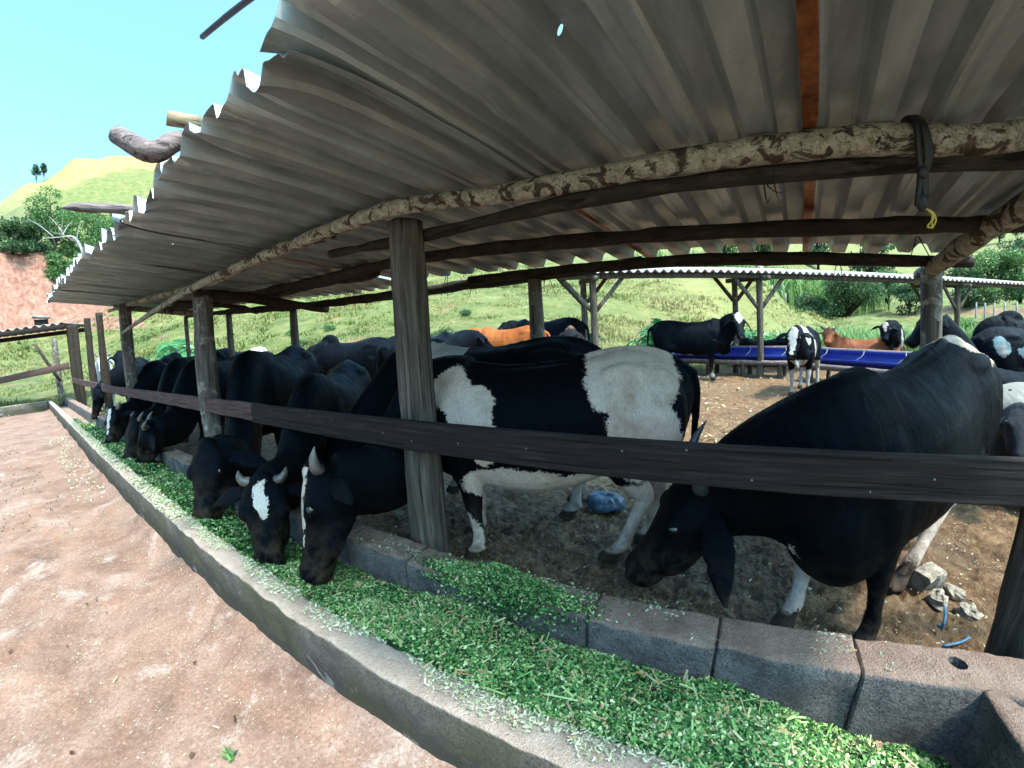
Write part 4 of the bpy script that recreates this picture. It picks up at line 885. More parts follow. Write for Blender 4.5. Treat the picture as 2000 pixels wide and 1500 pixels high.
    if horns:
        hl, spread, fwd = horns
        for sg in (-1, 1):
            b0 = p-f*.005+r*sg*.062*hs+u*.02*hs; pts = [b0, b0+r*sg*spread*.55-f*hl*.10+u*hl*.15, b0+r*sg*spread*.9-f*hl*.5+u*(hl*.2+fwd*.5), b0+r*sg*spread-f*hl+u*(hl*.1+fwd)]
            hm = MB(); hm.add(*tube(pts, [.025*hs, .022*hs, .015*hs, .003], 10, 14, .08, 2)); hm.build('horn', M[horn_mat], o)
    if eyes:
        for sg in (-1, 1):
            em = MB(); em.add(*ball(p+f*.165*HL+r*sg*.112*hs+u*.03*hs, np.array((.017, .013, .017))*hs, FR, 10, 6)); em.build('eye', M['eye'], o)
    if hair or voxel <= .017:
        nm = MB(); nm.add(*ball(p+f*.493*HL+u*.002*hs, np.array((.020, .052, .030))*hs, FR, 14, 10)); nm.build('nose', M['nose'], o)
    return o
FEED = 'cattle feeding at the trough'
white_l = [((.45, 0, .1), (.3, .4, .30)), ((-.65, 0, .1), (.3, .4, .26))]
# the five nearest animals
cow('black and white patched horned cow feeding behind the thickest post', 197.5, (-.86, 1.70), .78,
    dict(name='coat piebald', base=BLK, patches=[((.50, .25, 1.12), (.15, .3, .15)), ((.37, .28, 1.02), (.17, .3, .13)), ((.28, .28, .88), (.085, .3, .20)), ((-.53, .1, 1.16), (.28, .5, .27)), ((-.58, .2, .84), (.22, .4, .27)), ((.12, .1, .54), (.36, .5, .155)), ((-.20, .1, .54), (.28, .4, .09)), ((.50, .2, .12), (.16, .16, .26)), ((.46, -.2, .2), (.2, .2, .46)), ((-.60, 0, .15), (.3, .5, .46))], white=(.60, .50, .43), dirt=.75),
    poll=(-1.575, .985, CAMZ-.545), muzzle=(-1.535, .80, CAMZ-.995), face=236, blaze=[(.02, -.025, .07, .03), (.09, -.03, .075, .038), (.16, -.03, .07, .038), (.23, -.025, .06, .03), (.30, -.02, .05, .022)], horns=(.12, .08, .03), dip=.05, neck_drop=.20, headscale=1.5, bellyd=.06, thin=1.06, voxel=.0125, hair=90000, group=FEED, feet={'HL': (.19, -.08), 'HR': (-.04, -.02), 'FL': (-.03, 0), 'FR': (.08, -.03)}, tail=[(-.88, 0, 1.16), (-.925, -.02, 1.06), (-.925, -.05, .8), (-.90, -.05, .5), (-.89, -.05, .40), (-.89, -.05, .24)], dewlap=.05)
cow('big black cow at right with a white topped rump behind the board', 227, (.66, 1.80), .80,
    dict(name='coat black white rump', base=BLK, patches=[((-.68, 0, 1.28), (.26, .24, .19)), ((.62, -.05, .48), (.16, .10, .06)), ((.50, -.22, .10), (.2, .2, .34)), ((-.6, 0, .1), (.4, .5, .42))], white=(.52, .43, .38), rough=.52),
    poll=(-.10, 1.49, CAMZ-.56), muzzle=(-.345, 1.46, CAMZ-.965), face=196, horns=(.22, .09, .05), ears=1.12, voxel=.0125, hair=90000, group=FEED, horn_mat='horn_d', feet={'HL': (.50, -.10), 'HR': (.46, .0), 'FL': (-.02, .05), 'FR': (.17, .05)}, dewlap=.30, dip=.15, bellyd=.08, chest=.23, headscale=1.5, thin=1.06)
cow('black horned cow facing the camera with a white diamond on its forehead', 306, (-2.68, 1.86), .74,
    dict(name='coat black diamond', base=BLK, patches=[((-.72, .12, 1.24), (.07, .08, .05))], rough=.45), poll=(-1.98, .885, CAMZ-.64), muzzle=(-1.855, .765, CAMZ-1.03), face=-42, horns=(.085, .075, .0), dip=.10, neck_drop=.22, headscale=1.45, bellyd=.10, thin=1.1, chest=.08, blaze=[(.05, 0, .07, .036), (.11, 0, .075, .046), (.17, 0, .07, .032)], voxel=.0125, hair=90000, group=FEED, tail=[(-.90, 0, 1.16), (-.965, 0, 1.06), (-.985, .01, .8), (-.965, .01, .52), (-.95, 0, .40), (-.95, 0, .22)])
cow('hornless black cow with a high round back left of the diamond faced one', 306, (-3.88, 2.03), .87,
    dict(name='coat black plain', base=BLK, patches=[], rough=.45), poll=(-2.78, .93, CAMZ-.58), muzzle=(-2.665, .745, CAMZ-1.0), face=-70, voxel=.0125, hair=90000, group=FEED, ears=1.05, dip=.08, neck_drop=.37, headscale=1.5, bellyd=.12, thin=1.12, chest=.1)
cow('black cow with a white back patch standing behind the patched cow', 192, (-1.42, 2.13), .82,
    dict(name='coat black shoulder patch', base=BLK, patches=[((.34, .1, 1.22), (.20, .25, .12)), ((.46, 0, .14), (.22, .5, .30)), ((-.60, 0, .15), (.3, .5, .32))], white=(.42, .40, .38)), poll=(-2.18, 1.50, CAMZ-.72), muzzle=(-2.26, 1.26, CAMZ-.99), face=235, voxel=.017, hair=40000, group=FEED)
# further down the trough
cow('black cow with a torn white flank patch feeding beyond the lichened post', 306, (-6.15, 2.06), .86,
    dict(name='coat black flank patch', base=BLK, patches=[((-.13, .28, 1.0), (.17, .2, .085)), ((-.22, .28, 1.06), (.08, .2, .13))], white=(.42, .42, .42)), poll=(-5.15, .97, CAMZ-.60), muzzle=(-5.12, .78, CAMZ-.99), face=-84, horns=(.1, .08, .0), voxel=.019, group=FEED, eyes=False, neck_drop=.22, dip=.06, headscale=1.5, bellyd=.12, thin=1.14, chest=.1)
cow('black cow with its nose in the trough just right of the torn patch cow', 303, (-5.35, 2.06), .84,
    dict(name='coat black b', base=BLK, patches=[]), poll=(-4.66, .97, CAMZ-.62), muzzle=(-4.78, .83, CAMZ-1.0), face=-110, voxel=.019, group=FEED, horns=(.12, .10, .0), eyes=False, neck_drop=.22, dip=.06, headscale=1.5, bellyd=.12, thin=1.14, chest=.1)
cow('black cow with a white face stripe and pale horn, far down the trough', 303, (-7.35, 2.05), .86,
    dict(name='coat black stripe', base=BLK, patches=[]), poll=(-6.62, .97, CAMZ-.60), muzzle=(-6.45, .80, CAMZ-.99), face=-75, blaze=[(.05, 0, .07, .04), (.14, 0, .07, .045), (.24, 0, .06, .04), (.33, 0, .05, .03)], horns=(.1, .1, .02), voxel=.02, group=FEED, eyes=False, neck_drop=.22, dip=.06, headscale=1.5, bellyd=.12, thin=1.14, chest=.1)
cow('farthest black cow with its head down at the empty trough end', 300, (-10.1, 2.15), .86,
    dict(name='coat black far', base=BLK, patches=[]), poll=(-9.45, 1.12, CAMZ-.42), muzzle=(-9.5, .98, CAMZ-.93), face=-95, voxel=.02, group=FEED, eyes=False)
cow('white zebu bull with a grey hump and head raised at the row end', 352, (-12.9, 1.72), .98,
    dict(name='coat white zebu', base=(.30, .31, .33), patches=[((.45, 0, 1.6), (.3, .3, .22))], white=(.14, .12, .11), base2=(.38, .39, .40), dirt=.1), poll=(-11.85, 1.62, CAMZ+.22), muzzle=(-11.45, 1.50, CAMZ-.12), hump=.2, ears=1.3, horns=(.12, .12, .03), voxel=.024, group=FEED, dewlap=.2)
cow('black cow with raised head beside the white zebu bull', 335, (-11.3, 2.2), .95, dict(name='coat black c', base=BLK, patches=[]), voxel=.024, group=FEED)
cow('black cow waiting in the second row behind the far feeders', 300, (-8.9, 2.75), .90, dict(name='coat black d', base=BLK, patches=[]), poll=(-8.2, 2.3, CAMZ-.35), muzzle=(-8.1, 2.1, CAMZ-.7), voxel=.022, eyes=False, hump=.05)
cow('black cow with a white saddle on its back in the second row', 300, (-6.75, 2.95), .90, dict(name='coat black saddle', base=BLK, patches=[((-.45, 0, 1.3), (.28, .3, .09))], white=(.40, .43, .46)), poll=(-6.2, 2.45, CAMZ-.35), muzzle=(-6.1, 2.25, CAMZ-.7), voxel=.022, eyes=False)
# standing about in the pen
cow('humped black cow seen from behind with a pale switched tail', 196, (-5.15, 3.95), .90, dict(name='coat black tail', base=BLK, patches=[((-.96, .01, .45), (.12, .16, .32)), ((-.86, .12, .86), (.05, .05, .2))], white=(.36, .33, .29), rough=.4), hump=.12, voxel=.018, poll=(-6.15, 3.8, CAMZ-.15), muzzle=(-6.4, 3.75, CAMZ-.5), tail=[(-.90, 0, 1.18), (-.97, .02, 1.06), (-1.02, .06, .8), (-1.06, .10, .52), (-1.07, .12, .40), (-1.07, .13, .2)])
cow('shiny black cow standing with its rump turned to the thick post', 84, (-4.15, 4.55), .90, dict(name='coat shiny black', base=BLK, patches=[], rough=.36), voxel=.018, poll=(-4.0, 5.65, CAMZ+.03), muzzle=(-3.85, 5.95, CAMZ-.25))
cow('orange brown cow standing with its head turned back', 180, (-4.25, 7.1), .96, dict(name='coat orange', base=(.20, .055, .014), patches=[((1.12, 0, 1.15), (.25, .3, .3))], white=(.10, .025, .016), base2=(.28, .09, .028), dirt=.3), voxel=.02, poll=(-5.05, 6.85, CAMZ+.07), muzzle=(-5.0, 6.55, CAMZ-.27), face=-75, ears=1.2)
cow('black cow standing behind the orange one', 178, (-4.05, 8.4), 1.08, dict(name='coat black e', base=BLK, patches=[]), voxel=.022, poll=(-4.95, 8.2, CAMZ+.22), muzzle=(-5.2, 7.95, CAMZ-.12))
cow('dark cow with a brownish crown facing the camera beside the orange one', 292, (-3.15, 7.75), .88, dict(name='coat dark brown', base=(.012, .010, .011), patches=[((1.2, 0, 1.40), (.25, .3, .12))], white=(.16, .075, .05)), voxel=.02, poll=(-2.83, 6.95, CAMZ+.05), muzzle=(-2.76, 6.72, CAMZ-.28), ears=1.2)
cow('black cow in side view with a white forehead and white hind foot', 1, (-.93, 9.15), .97, dict(name='coat black white brow', base=BLK, patches=[((.46, 0, .07), (.16, .4, .12)), ((-.05, 0, .53), (.1, .2, .03))], white=(.30, .29, .285)), voxel=.017, poll=(.03, 8.98, CAMZ+.22), muzzle=(.10, 8.62, CAMZ-.22), face=-70, ears=1.15, blaze=[(.0, 0, .06, .07), (.07, 0, .075, .075), (.14, 0, .07, .055), (.2, 0, .06, .03)])
cow('piebald white legged calf facing the camera', 253, (1.12, 7.55), .83, dict(name='coat calf', base=BLK, patches=[((.62, 0, 1.15), (.18, .3, .26)), ((.2, .1, 1.0), (.07, .4, .28)), ((-.1, .3, .85), (.06, .2, .16)), ((.3, 0, .2), (.9, .5, .34)), ((-.6, 0, .2), (.5, .5, .5)), ((.95, -.06, 1.02), (.2, .075, .32)), ((.75, 0, .62), (.2, .3, .10))], white=(.33, .32, .31), dirt=.15), voxel=.016, poll=(.86, 6.82, CAMZ-.07), muzzle=(.80, 6.60, CAMZ-.46), face=252, ears=1.1, blaze=[(.0, -.02, .06, .07), (.08, -.02, .075, .075), (.17, -.02, .07, .07), (.26, -.02, .05, .06), (.35, -.01, .04, .055), (.44, 0, .03, .04)], thin=.9, name='calf', cat='calf', feet={'FL': (.02, 0), 'HL': (-.1, .05), 'HR': (.05, 0)})
cow('reddish brown horned cow lying beyond the right blue trough', 178, (3.15, 11.4), .98, dict(name='coat red brown', base=(.16, .055, .028), patches=[], base2=(.24, .09, .05)), voxel=.02, lying=True, poll=(2.25, 11.2, CAMZ-.12), muzzle=(2.15, 10.85, CAMZ-.42), horns=(.14, .12, .0), face=-100)
cow('young black cow with a white pointed forehead facing the camera at right', 250, (3.95, 11.7), .90, dict(name='coat black vee', base=BLK, patches=[((.55, .25, .85), (.08, .2, .3)), ((.6, 0, .5), (.15, .2, .1)), ((-.9, 0, .8), (.1, .2, .4))], white=(.30, .29, .285)), voxel=.02, poll=(3.50, 10.95, CAMZ+.01), muzzle=(3.44, 10.75, CAMZ-.36), face=258, blaze=[(.0, 0, .06, .06), (.06, 0, .075, .065), (.13, 0, .07, .045), (.2, 0, .06, .03)])
cow('black cow lying between the left blue trough and the big leaves', 178, (.75, 12.2), .95, dict(name='coat black f', base=BLK, patches=[]), voxel=.024, lying=True, eyes=False, poll=(-.1, 12.0, CAMZ-.6), muzzle=(-.4, 11.9, CAMZ-.85))
cow('long black cow at the right edge beyond the braced posts', 178, (4.35, 6.9), .92, dict(name='coat black g', base=BLK, patches=[]), voxel=.02, hump=.10, poll=(3.55, 6.95, CAMZ-.5), muzzle=(3.5, 6.8, CAMZ-.85))
cow('black cow with dried grey dirt caked on its flank at the right edge', 4, (3.45, 5.45), .82, dict(name='coat caked', base=BLK, patches=[((-.15, -.3, 1.0), (.32, .2, .15)), ((.3, -.3, .95), (.2, .2, .2)), ((-.65, -.2, 1.05), (.1, .2, .14))], white=(.13, .20, .23), dirt=.6, rough=.42), voxel=.017)
cow('white calf speckled with black spots lying at the right edge', 20, (2.68, 3.98), .80, dict(name='coat speckled', base=(.15, .142, .13), patches=[], base2=(.19, .18, .165), spots=(9, .22, (.02, .02, .022))), voxel=.016, lying=True, name='calf', cat='calf', eyes=False)
cow('dark calf lying nearest the right edge', 185, (2.30, 3.05), .74, dict(name='coat dark calf', base=(.016, .017, .022), patches=[], rough=.55), voxel=.016, lying=True, name='calf', cat='calf', poll=(1.75, 2.85, CAMZ-.52), muzzle=(1.62, 2.55, CAMZ-.72), ears=1.2, face=-100)
cow('black calf lying under the caked cow', 178, (3.0, 4.75), .85, dict(name='coat black h', base=BLK, patches=[]), voxel=.02, lying=True, name='calf', cat='calf', eyes=False)
gp = at(1487, 645, d=36); cow('small grey brown horse grazing far out on the pasture', 75, (gp[0], gp[1]), .95, dict(name='coat grey', base=(.22, .18, .16), patches=[], base2=(.36, .31, .28)), voxel=.03, poll=(gp[0]+.3, gp[1]+.95, float(land(gp[0], gp[1])[0])+.55), muzzle=(gp[0]+.35, gp[1]+1.2, float(land(gp[0], gp[1])[0])+.15), name='horse', cat='horse', group='far grazing animals', eyes=False, ears=.6, dewlap=0)
#SECTION4
# ------------------------------------------------------------------ vegetation
def leafset(P, size, seed, droop=.3, aspect=.45, nrm_up=.3, fold=.15):
    """leaf-sized folded faces at P"""
    r = np.random.default_rng(seed); n = len(P); d = r.normal(size=(n, 3)); d[:, 2] -= droop; d /= np.linalg.norm(d, axis=1)[:, None]
    nn = r.normal(size=(n, 3)); nn[:, 2] += nrm_up*3; s = np.cross(d, nn); s /= np.linalg.norm(s, axis=1)[:, None]+1e-9; u = np.cross(s, d)
    L = (np.asarray(size)*r.uniform(.6, 1.3, n))[:, None]; w = L*aspect
    V = np.stack([P, P+d*L*.45+s*w*.5+u*L*fold, P+d*L, P+d*L*.45-s*w*.5+u*L*fold], 1).reshape(-1, 3); F = np.arange(4*n).reshape(n, 4)
    return V, F
def crown_pts(n, lobes, r, shell=.55):
    c = np.array([l[:3] for l in lobes]); R = np.array([l[3:6] for l in lobes]); w = np.prod(R, 1)**.67; k = r.choice(len(lobes), n, p=w/w.sum())
    d = r.normal(size=(n, 3)); d /= np.linalg.norm(d, axis=1)[:, None]; rad = r.uniform(shell, 1.0, n)**.7
    return c[k]+d*R[k]*rad[:, None], k
def bush(label, base, w, h, mat, seed, n=2600, leaf=.16, name='shrub', cat='shrub', group=None, trunk=.25, nl=9, aspect=.5, tint=0):
    r = np.random.default_rng(seed); base = np.array([base[0], base[1], float(land(base[0], base[1])[0])-.05]) if len(base) == 2 else np.array(base, float)
    t = thing(name, label, cat, tuple(base), group); lobes = []
    for k in range(nl):
        a = r.uniform(0, 6.28); q = r.uniform(0, .72); z = h*r.uniform(trunk+.05, .86); s = 1-.45*abs(z/h-.5)
        lobes.append((math.cos(a)*q*w*.5*s, math.sin(a)*q*w*.5*s, z, w*r.uniform(.16, .28), w*r.uniform(.16, .28), h*r.uniform(.10, .19)))
    P, k = crown_pts(n, lobes, r); P[:, 2] = np.maximum(P[:, 2], .03); V, F = leafset(P, leaf, seed+1, aspect=aspect)
    lt = r.uniform(-.18, .18, nl); T = np.clip(.42+tint+lt[k]+r.normal(size=n)*.17, 0, 1)
    mk('crown', V, F, mat, t, smooth=False, attrs=dict(tint=np.repeat(T, 4)))
    m = MB()
    m.add(*tube([(0, 0, -.1), (w*.02, 0, h*.25), (0, w*.02, h*.55)], [w*.03, w*.024, w*.01], 7, 8, .1, seed))
    for l in lobes: m.add(*tube([(0, 0, h*.12), (l[0]*.5, l[1]*.5, l[2]*.6), (l[0], l[1], l[2])], [w*.016, w*.012, w*.005], 6, 6, .1, seed))
    m.build('trunk', M['bark'], t); return t
def polar(px, d, py=640): p = at(px, py, d=d); return (p[0], p[1])
BR = 'bushes beyond the pasture'
bush('big rounded leafy bush in the middle of the far slope', polar(1655, 46), 8.2, 5.4, M['leaf_d'], 1, 9000, .27, group=BR, trunk=.05, nl=16, tint=.12)
bush('lower bush at the left foot of the big rounded one', polar(1590, 47), 4.2, 2.6, M['leaf_d'], 2, 2600, .25, group=BR, trunk=.05)
bush('dark bush right behind the pale back post', polar(1775, 50), 4.5, 3.6, M['leaf_d'], 3, 3000, .26, group=BR, trunk=.08, tint=-.1)
bush('yellowish thin bush between the big one and the back post', polar(1735, 53), 3.6, 4.2, M['leaf_b'], 4, 2200, .26, group=BR, trunk=.1)
bush('dark bush between the two braced posts', polar(1885, 52), 5.0, 4.6, M['leaf_d'], 5, 3200, .28, group=BR, trunk=.08, tint=-.12)
bush('bright round grass bush by the right braced posts', polar(1878, 31, 650), 2.0, 1.5, M['cane'], 6, 1800, .38, group=BR, trunk=.0, aspect=.12)
bush('tall feathery bush right of the braced posts', polar(1935, 55), 6.5, 6.0, M['leaf_b'], 7, 4200, .3, group=BR, trunk=.05)
bush('bright bush at the right edge above the dirt road', polar(1990, 56), 6.0, 5.6, M['leaf_b'], 8, 4200, .3, group=BR, trunk=.05, tint=.1)
bush('dark tree high behind the right shelter roof', polar(1700, 85), 9, 8.5, M['leaf_d'], 9, 4200, .45, name='tree', cat='tree', group='far trees', trunk=.15)
bush('dark broad tree above the white roof in the centre', polar(1500, 90), 10, 9.5, M['leaf_d'], 10, 4200, .48, name='tree', cat='tree', group='far trees', trunk=.15, tint=-.1)
bush('dark tree left of the back post above the roof', polar(1600, 92), 10, 9.5, M['leaf_d'], 11, 4200, .48, name='tree', cat='tree', group='far trees', trunk=.15, tint=-.05)
bush('mid green tree above the white roof at its middle', polar(1420, 88), 8, 8, M['leaf_b'], 12, 3600, .45, name='tree', cat='tree', group='far trees', trunk=.15, tint=-.1)
bush('slim dark tree alone on the bright hillside at right', polar(1985, 120), 3.4, 8.5, M['leaf_d'], 13, 2000, .4, name='tree', cat='tree', group='far trees', trunk=.1, tint=-.15)
bush('small round dark tree higher on the bright hillside', polar(1950, 150), 6, 6, M['leaf_d'], 14, 1600, .5, name='tree', cat='tree', group='far trees', trunk=.15)
bush('dark low tree at the right edge of the bright hillside', polar(2005, 108), 9, 5.5, M['leaf_d'], 15, 2600, .45, name='tree', cat='tree', group='far trees', trunk=.1)
# hedge of cane along the upper path (countless blades)
def cane(label, name, pts, n, h, seed, mat, width, kind='stuff', spread=.35, w=.045):
    r = np.random.default_rng(seed); q = spline(pts, 200); k = r.integers(0, 200, n); P = q[k, :2]+r.normal(size=(n, 2))*width; z = land(P[:, 0], P[:, 1]); L = h*r.uniform(.5, 1.15, n); V = []; 
    d = r.normal(size=(n, 2))*spread; b = np.stack([P[:, 0], P[:, 1], z-.05], 1); s = np.stack([-d[:, 1], d[:, 0], 0*z], 1); s /= np.linalg.norm(s, axis=1)[:, None]+1e-9; s = s*(L*w)[:, None]
    e1 = b+np.stack([d[:, 0]*L*.25, d[:, 1]*L*.25, L*.6], 1); e2 = b+np.stack([d[:, 0]*L*.8, d[:, 1]*L*.8, L*r.uniform(.65, 1.0, n)], 1)
    V = np.stack([b-s*.5, b+s*.5, e1+s, e1-s, e2], 1).reshape(-1, 3); i = np.arange(n)*5; F = [(a, a+1, a+2, a+3) for a in i]+[(a+3, a+2, a+4) for a in i]
    T = np.repeat(np.clip(r.normal(.5, .22, n)+fbm(np.stack([P[:, 0], P[:, 1], 0*z], 1), .8, 3, seed)*.25, 0, 1), 5)
    o = mk(name, V, F, mat, smooth=False, attrs=dict(tint=T)); tag(o, label, 'cane' if name == 'cane_field' else 'grass', kind=kind)
cane('band of tall green cane above the upper dirt track', 'cane_field', [polar(1290, 66), polar(1400, 62), polar(1500, 58), polar(1580, 57), polar(1660, 58)], 6500, 3.4, 31, M['cane'], 2.6, w=.03)
cane('bright tall grass along the foot of the pasture at right', 'tall_grass', [polar(1560, 17.5, 690), polar(1640, 20, 690), polar(1720, 22, 690), polar(1840, 24, 690)], 9000, .95, 32, M['cane'], 1.3, w=.018)
def hill_grass():
    r = np.random.default_rng(44); N = 95000
    az = np.radians(r.uniform(-94, 14, N)); d = 10.6+48*r.random(N)**1.7; X, Y = d*np.sin(az), d*np.cos(az); p = np.stack([X, Y, 0*X], 1); azd = np.degrees(az)
    k = (fbm(p, .33, 4, 91)+fbm(p, 1.4, 3, 92)*.6+r.normal(size=N)*.25 > -.10) & ~((azd < -79) & (d > 50)) & ((d > 11.0+np.clip(azd+5, 0, 40)*.09)) & ~((d > 40) & (azd > -8)) & ~((Y < 1.4) & (X > -17.4)); X, Y, d, p = X[k], Y[k], d[k], p[k]; n = len(X)
    h = r.uniform(.035, .115, n)*np.interp(d, [10, 40], [.9, 2.0])*(1+np.clip(fbm(p, .5, 3, 93), -.4, 1)*.9); V = []; F = []; T = []; base = 0
    z = land(X, Y); tt = np.clip(.45+fbm(p, .28, 3, 94)*.38+fbm(p, 2, 2, 95)*.15+np.clip(1-np.abs(np.degrees(np.arctan2(X, Y))+6)/16, 0, 1)*.25, 0, 1)
    for b in range(4):
        a = r.uniform(0, 6.28, n); o = r.normal(size=(n, 2))*.05; lean = r.uniform(.3, 1.1, n); L = h*r.uniform(.6, 1.2, n); dx, dy = np.cos(a), np.sin(a)
        B = np.stack([X+o[:, 0], Y+o[:, 1], z-.01], 1); s = np.stack([-dy, dx, 0*dx], 1)*(L*.13*np.interp(d, [10, 40], [1, 1.6]))[:, None]
        tip = B+np.stack([dx*L*lean, dy*L*lean, L], 1); V.append(np.stack([B-s, B+s, tip], 1).reshape(-1, 3)); F.append(np.arange(3*n).reshape(n, 3)+base); base += 3*n; T.append(np.repeat(np.clip(tt+r.normal(size=n)*.12, 0, 1), 3))
    tag(mk('hill_grass', np.concatenate(V), np.concatenate(F), M['grass'], smooth=False, attrs=dict(tint=np.concatenate(T))), 'tufts of pasture grass covering the hillside', 'grass', kind='stuff')
hill_grass()
# weedy clumps on the hillside
r_ = random.Random(12)
for k in range(13):
    px = r_.choice([r_.uniform(420, 760), r_.uniform(700, 1050), r_.uniform(160, 420)]); d = r_.uniform(11.5, 30); x, y = polar(px, d)
    nm = ['left of the lichened post', 'between the lichened and the thick post', 'right of the thick post'][0 if px < 400 else 1 if px < 780 else 2]
    bush('low weedy clump on the green slope '+nm, (x, y), r_.uniform(.7, 1.5), r_.uniform(.3, .6), M['leaf_b'] if k % 3 else M['leaf_d'], 200+k, 420, .10, name='weed_clump', cat='weeds', group='weedy clumps on the slope '+nm, trunk=0, nl=5)
# big leaved plants beside the pen
def bigleaf(label, base, w, h, seed, n=34):
    r = np.random.default_rng(seed); gz = float(land(base[0], base[1])[0]); t = thing('broad_leaved_plant', label, 'plant', (base[0], base[1], gz), 'broad leaved plants beside the pen'); V = []; F = []; T = []; st = MB(); b = 0
    for k in range(n):
        a = r.uniform(0, 6.28); q = math.sqrt(r.random())*w*.5; c = np.array([math.cos(a)*q, math.sin(a)*q, h*r.uniform(.45, 1.0)*(1-.35*(q/(w*.5))**2)]); S_ = r.uniform(.22, .40)*min(1, h); tl = unit([math.cos(a)*.6+r.normal()*.25, math.sin(a)*.6+r.normal()*.25, 1]); e1 = unit(np.cross(tl, (.3, .8, .1))); e2 = np.cross(tl, e1); ti = r.uniform(.1, 1)
        for j in range(7):
            an = (j-3)*.72+r.normal()*.08; dd = e1*math.cos(an)+e2*math.sin(an); ss = np.cross(tl, dd); L = S_*(1.15-.08*abs(j-3)); V += [c, c+dd*L*.5+ss*L*.17+tl*.02, c+dd*L-tl*L*.22, c+dd*L*.5-ss*L*.17+tl*.02]; F.append((b, b+1, b+2, b+3)); b += 4; T += [np.clip(ti+r.normal()*.08, 0, 1)]*4
        if k % 3 == 0: st.add(*tube([(c[0]*.15, c[1]*.15, -.03), (c[0]*.5, c[1]*.5, c[2]*.6), tuple(c)], [.018, .013, .006], 6, 6))
    mk('leaves', np.array(V), F, M['leaf_t'], t, smooth=False, attrs=dict(tint=T)); st.build('stems', M['cane2'], t)
M['cane2'] = plain('green stems', (.09, .16, .06), .6)
bigleaf('broad leaved plant under the shed roof beside the lichened post', polar(352, 13.2, 690), 2.4, 1.75, 301, 70)
bigleaf('broad leaved plant behind the orange cow', polar(990, 11.2, 690), 1.6, 1.25, 302, 46)
bigleaf('broad leaved plant between the dark cow and the shelter posts', polar(1125, 10.5, 690), 1.7, 1.2, 303, 50)
bigleaf('broad leaved plant left of the white browed cow', polar(1292, 12.0, 690), 1.6, 1.25, 304, 46)
bigleaf('broad leaved plant right of the white browed cow', polar(1462, 13.4, 690), 2.0, 1.05, 305, 60)
# bushes on top of the red bank and the bare branch
def elp(px, py, d): p = at(px, py, d=d); return (p[0], p[1], p[2])
LB = 'bushes on top of the red bank'
for k, (px, py, d, w, h, lab, mt) in enumerate([(25, 500, 60, 5.5, 4.2, 'dark bush overhanging the red bank at the left edge', 'leaf_d'), (68, 478, 61, 4.6, 4.4, 'rounded green bush second from the left on the red bank', 'leaf_d'), (105, 470, 64, 6, 8.5, 'tall green thicket topping the red bank', 'leaf_b'), (140, 460, 66, 6, 8, 'tall thicket under the pointed log', 'leaf_b'), (175, 470, 66, 6, 7, 'green thicket nearest the roof edge', 'leaf_b'), (115, 520, 59.5, 4.4, 3.2, 'low yellowish bush hanging over the bank edge', 'leaf_b'), (160, 520, 60, 4, 4, 'green bush behind the bare branch', 'leaf_b'), (72, 415, 92, 4.0, 3.4, 'small dark tree left of the thicket on the slope', 'leaf_d'), (190, 420, 90, 7, 5, 'pale green bush beside the roof above the thicket', 'leaf_b'), (235, 420, 92, 7, 5, 'bush half hidden by the pointed log', 'leaf_b')]):
    b = elp(px, py, d); gz = float(land(b[0], b[1])[0]); bush(lab, (b[0], b[1], gz-.3), w, h, M[mt], 400+k, 2600, .34, group=LB, trunk=.03, nl=10)
for k, (px, d) in enumerate(((71, 168), (86, 168))):
    p = at(px, 340, d=d); bush(('lone crest tree farther from the roof', 'lone crest tree nearer to the roof')[k], (p[0], p[1]), 2.6, 6.0, M['leaf_d'], 430+k, 700, .5, name='tree', cat='tree', group='trees on the hill crest', trunk=.45)
def barebranch():
    a, b, c = np.array(elp(166, 505, 57)), np.array(elp(140, 462, 57.3)), np.array(elp(90, 465, 57.6)); m = MB(); m.add(*tube([a, (a+b)/2+[0, 0, .6], b, (b+c)/2, c], [.15, .13, .10, .06, .03], 8, 20, .1)); r = random.Random(5)
    for k in range(11):
        t = r.uniform(.25, .95); p0 = b*(1-t)+c*t if k > 3 else a*(1-t)+b*t; e = p0+np.array([r.uniform(-1.5, 1.5), r.uniform(-2.4, 1.2), r.uniform(-1.2, 2.6)]); m.add(*tube([p0, (p0+e)/2+[0, 0, .2], e], [.055, .04, .015], 6, 8, .1))
    g = float(land(a[0], a[1])[0]); m.add(*tube([a, a+[.1, .8, (g-a[2])*.5], a+[0, 1.6, g-a[2]-.3]], [.28, .3, .34], 8, 10, .1))
    tag(m.build('dead_tree', M['twig_b'], loc=tuple(a)), 'pale bare dead tree leaning out over the red bank', 'dead tree')
M['twig_b'] = plain('pale dead wood', (.26, .26, .27), .8)
barebranch()
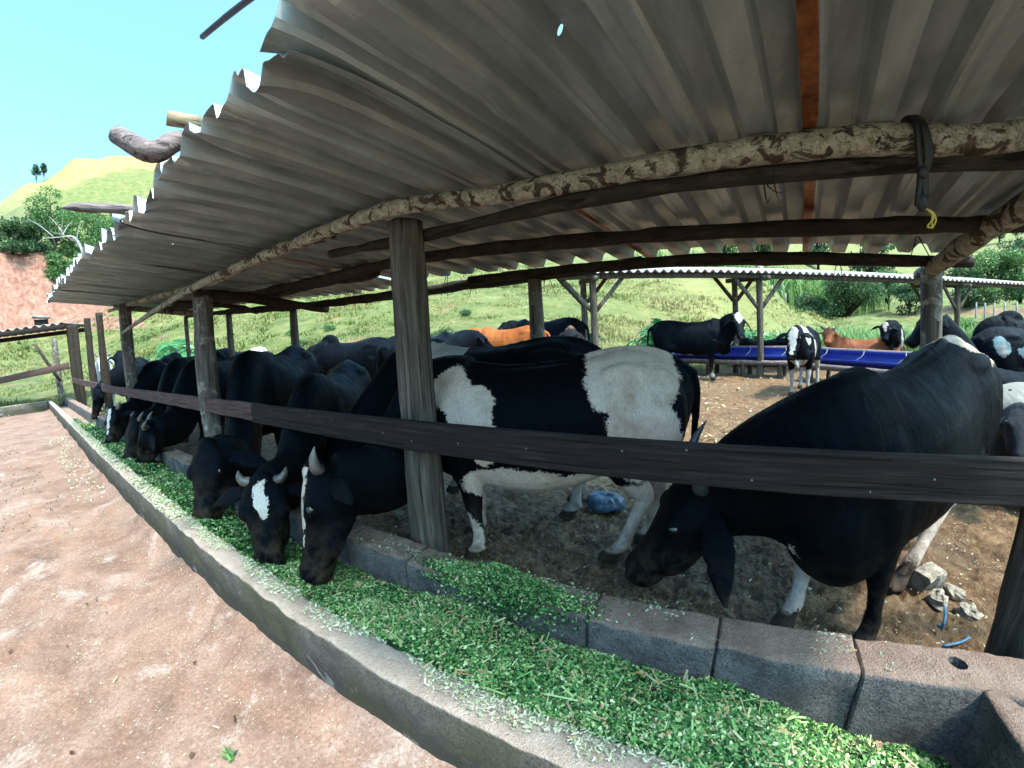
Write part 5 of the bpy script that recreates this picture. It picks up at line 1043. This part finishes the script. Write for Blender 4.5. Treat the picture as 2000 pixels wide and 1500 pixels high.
# fences on the far slopes
def fence(label, pts, n, h, name='wire_fence'):
    q = spline(pts, n); t = thing(name, label, 'fence', (q[0][0], q[0][1], float(land(q[0][0], q[0][1])[0]))); prev = None; wm = MB()
    for p in q:
        z = float(land(p[0], p[1])[0]); m = MB(); m.add(*tube([(p[0], p[1], z-.2), (p[0]+.03, p[1], z+h)], [.07, .06], 6, 4, .1)); child(m.build('fence_post', M['twig_b']), t)
        if prev is not None:
            for hh in (.4, .75, .95): wm.add(*tube([(prev[0], prev[1], prev[2]+h*hh), (p[0], p[1], z+h*hh)], .008, 4))
        prev = (p[0], p[1], z)
    child(wm.build('wires', M['wire']), t)
fence('wire fence with pale posts below the cane along the upper track', [polar(1340, 47), polar(1430, 46.5), polar(1480, 46), polar(1560, 47)], 11, 1.7)
fence('wire fence with pale posts along the dirt road at right', [polar(1905, 46, 640), polar(1960, 44, 640), polar(2040, 41, 640)], 7, 1.3)
# a scrap of tin roof below the bank
def tinhut():
    p = at(80, 622, d=54); g = float(land(p[0], p[1])[0]); t = thing('tin_hut', 'small grey tin roofed hut in front of the red bank', 'hut', (p[0], p[1], g)); z = p[2]
    part('tin_roof', beam((p[0], p[1]-.75, z+.15), (p[0], p[1]+.75, z+.05), .9, .22, n=10, rough=.04), M['tin'], True, t); part('hut_wall', beam((p[0], p[1]-.6, (g+z)/2-.1), (p[0], p[1]+.6, (g+z)/2-.1), .3, z-g, n=3), M['rail'], False, t)
tinhut()

def litter():
    r = np.random.default_rng(5); P = []
    for (px, py, n, sp) in ((10, 890, 160, .22), (20, 950, 120, .18), (25, 1010, 60, .2), (120, 1000, 40, .3), (90, 915, 60, .4)):
        c = at(px, py, z=0)
        for i in range(n): P.append((c[0]+r.normal()*sp*1.6, c[1]+r.normal()*sp, .012+r.random()*.01))
    for i in range(160): P.append((-.6-6*r.random(), .35-1.6*r.random(), .012))
    P = np.array(P); n = len(P); V, F, T = flakes(P, r.uniform(.008, .035, n), r.uniform(.003, .014, n), np.tile([0, 0, 1.], (n, 1)), np.where(r.random(n) < .8, r.uniform(0, .5, n), 1), .4, 6)
    tag(mk('leaf_litter', V, F, M['litter'], smooth=False, attrs=dict(tint=T)), 'dry brown leaf litter and crumbs on the slab', 'leaf litter', kind='stuff')
M['litter'] = leaf_mat('dry leaf litter', [(.03, .016, .010), (.09, .045, .025), (.16, .085, .05), (.34, .28, .2)], .8, .1)
litter()
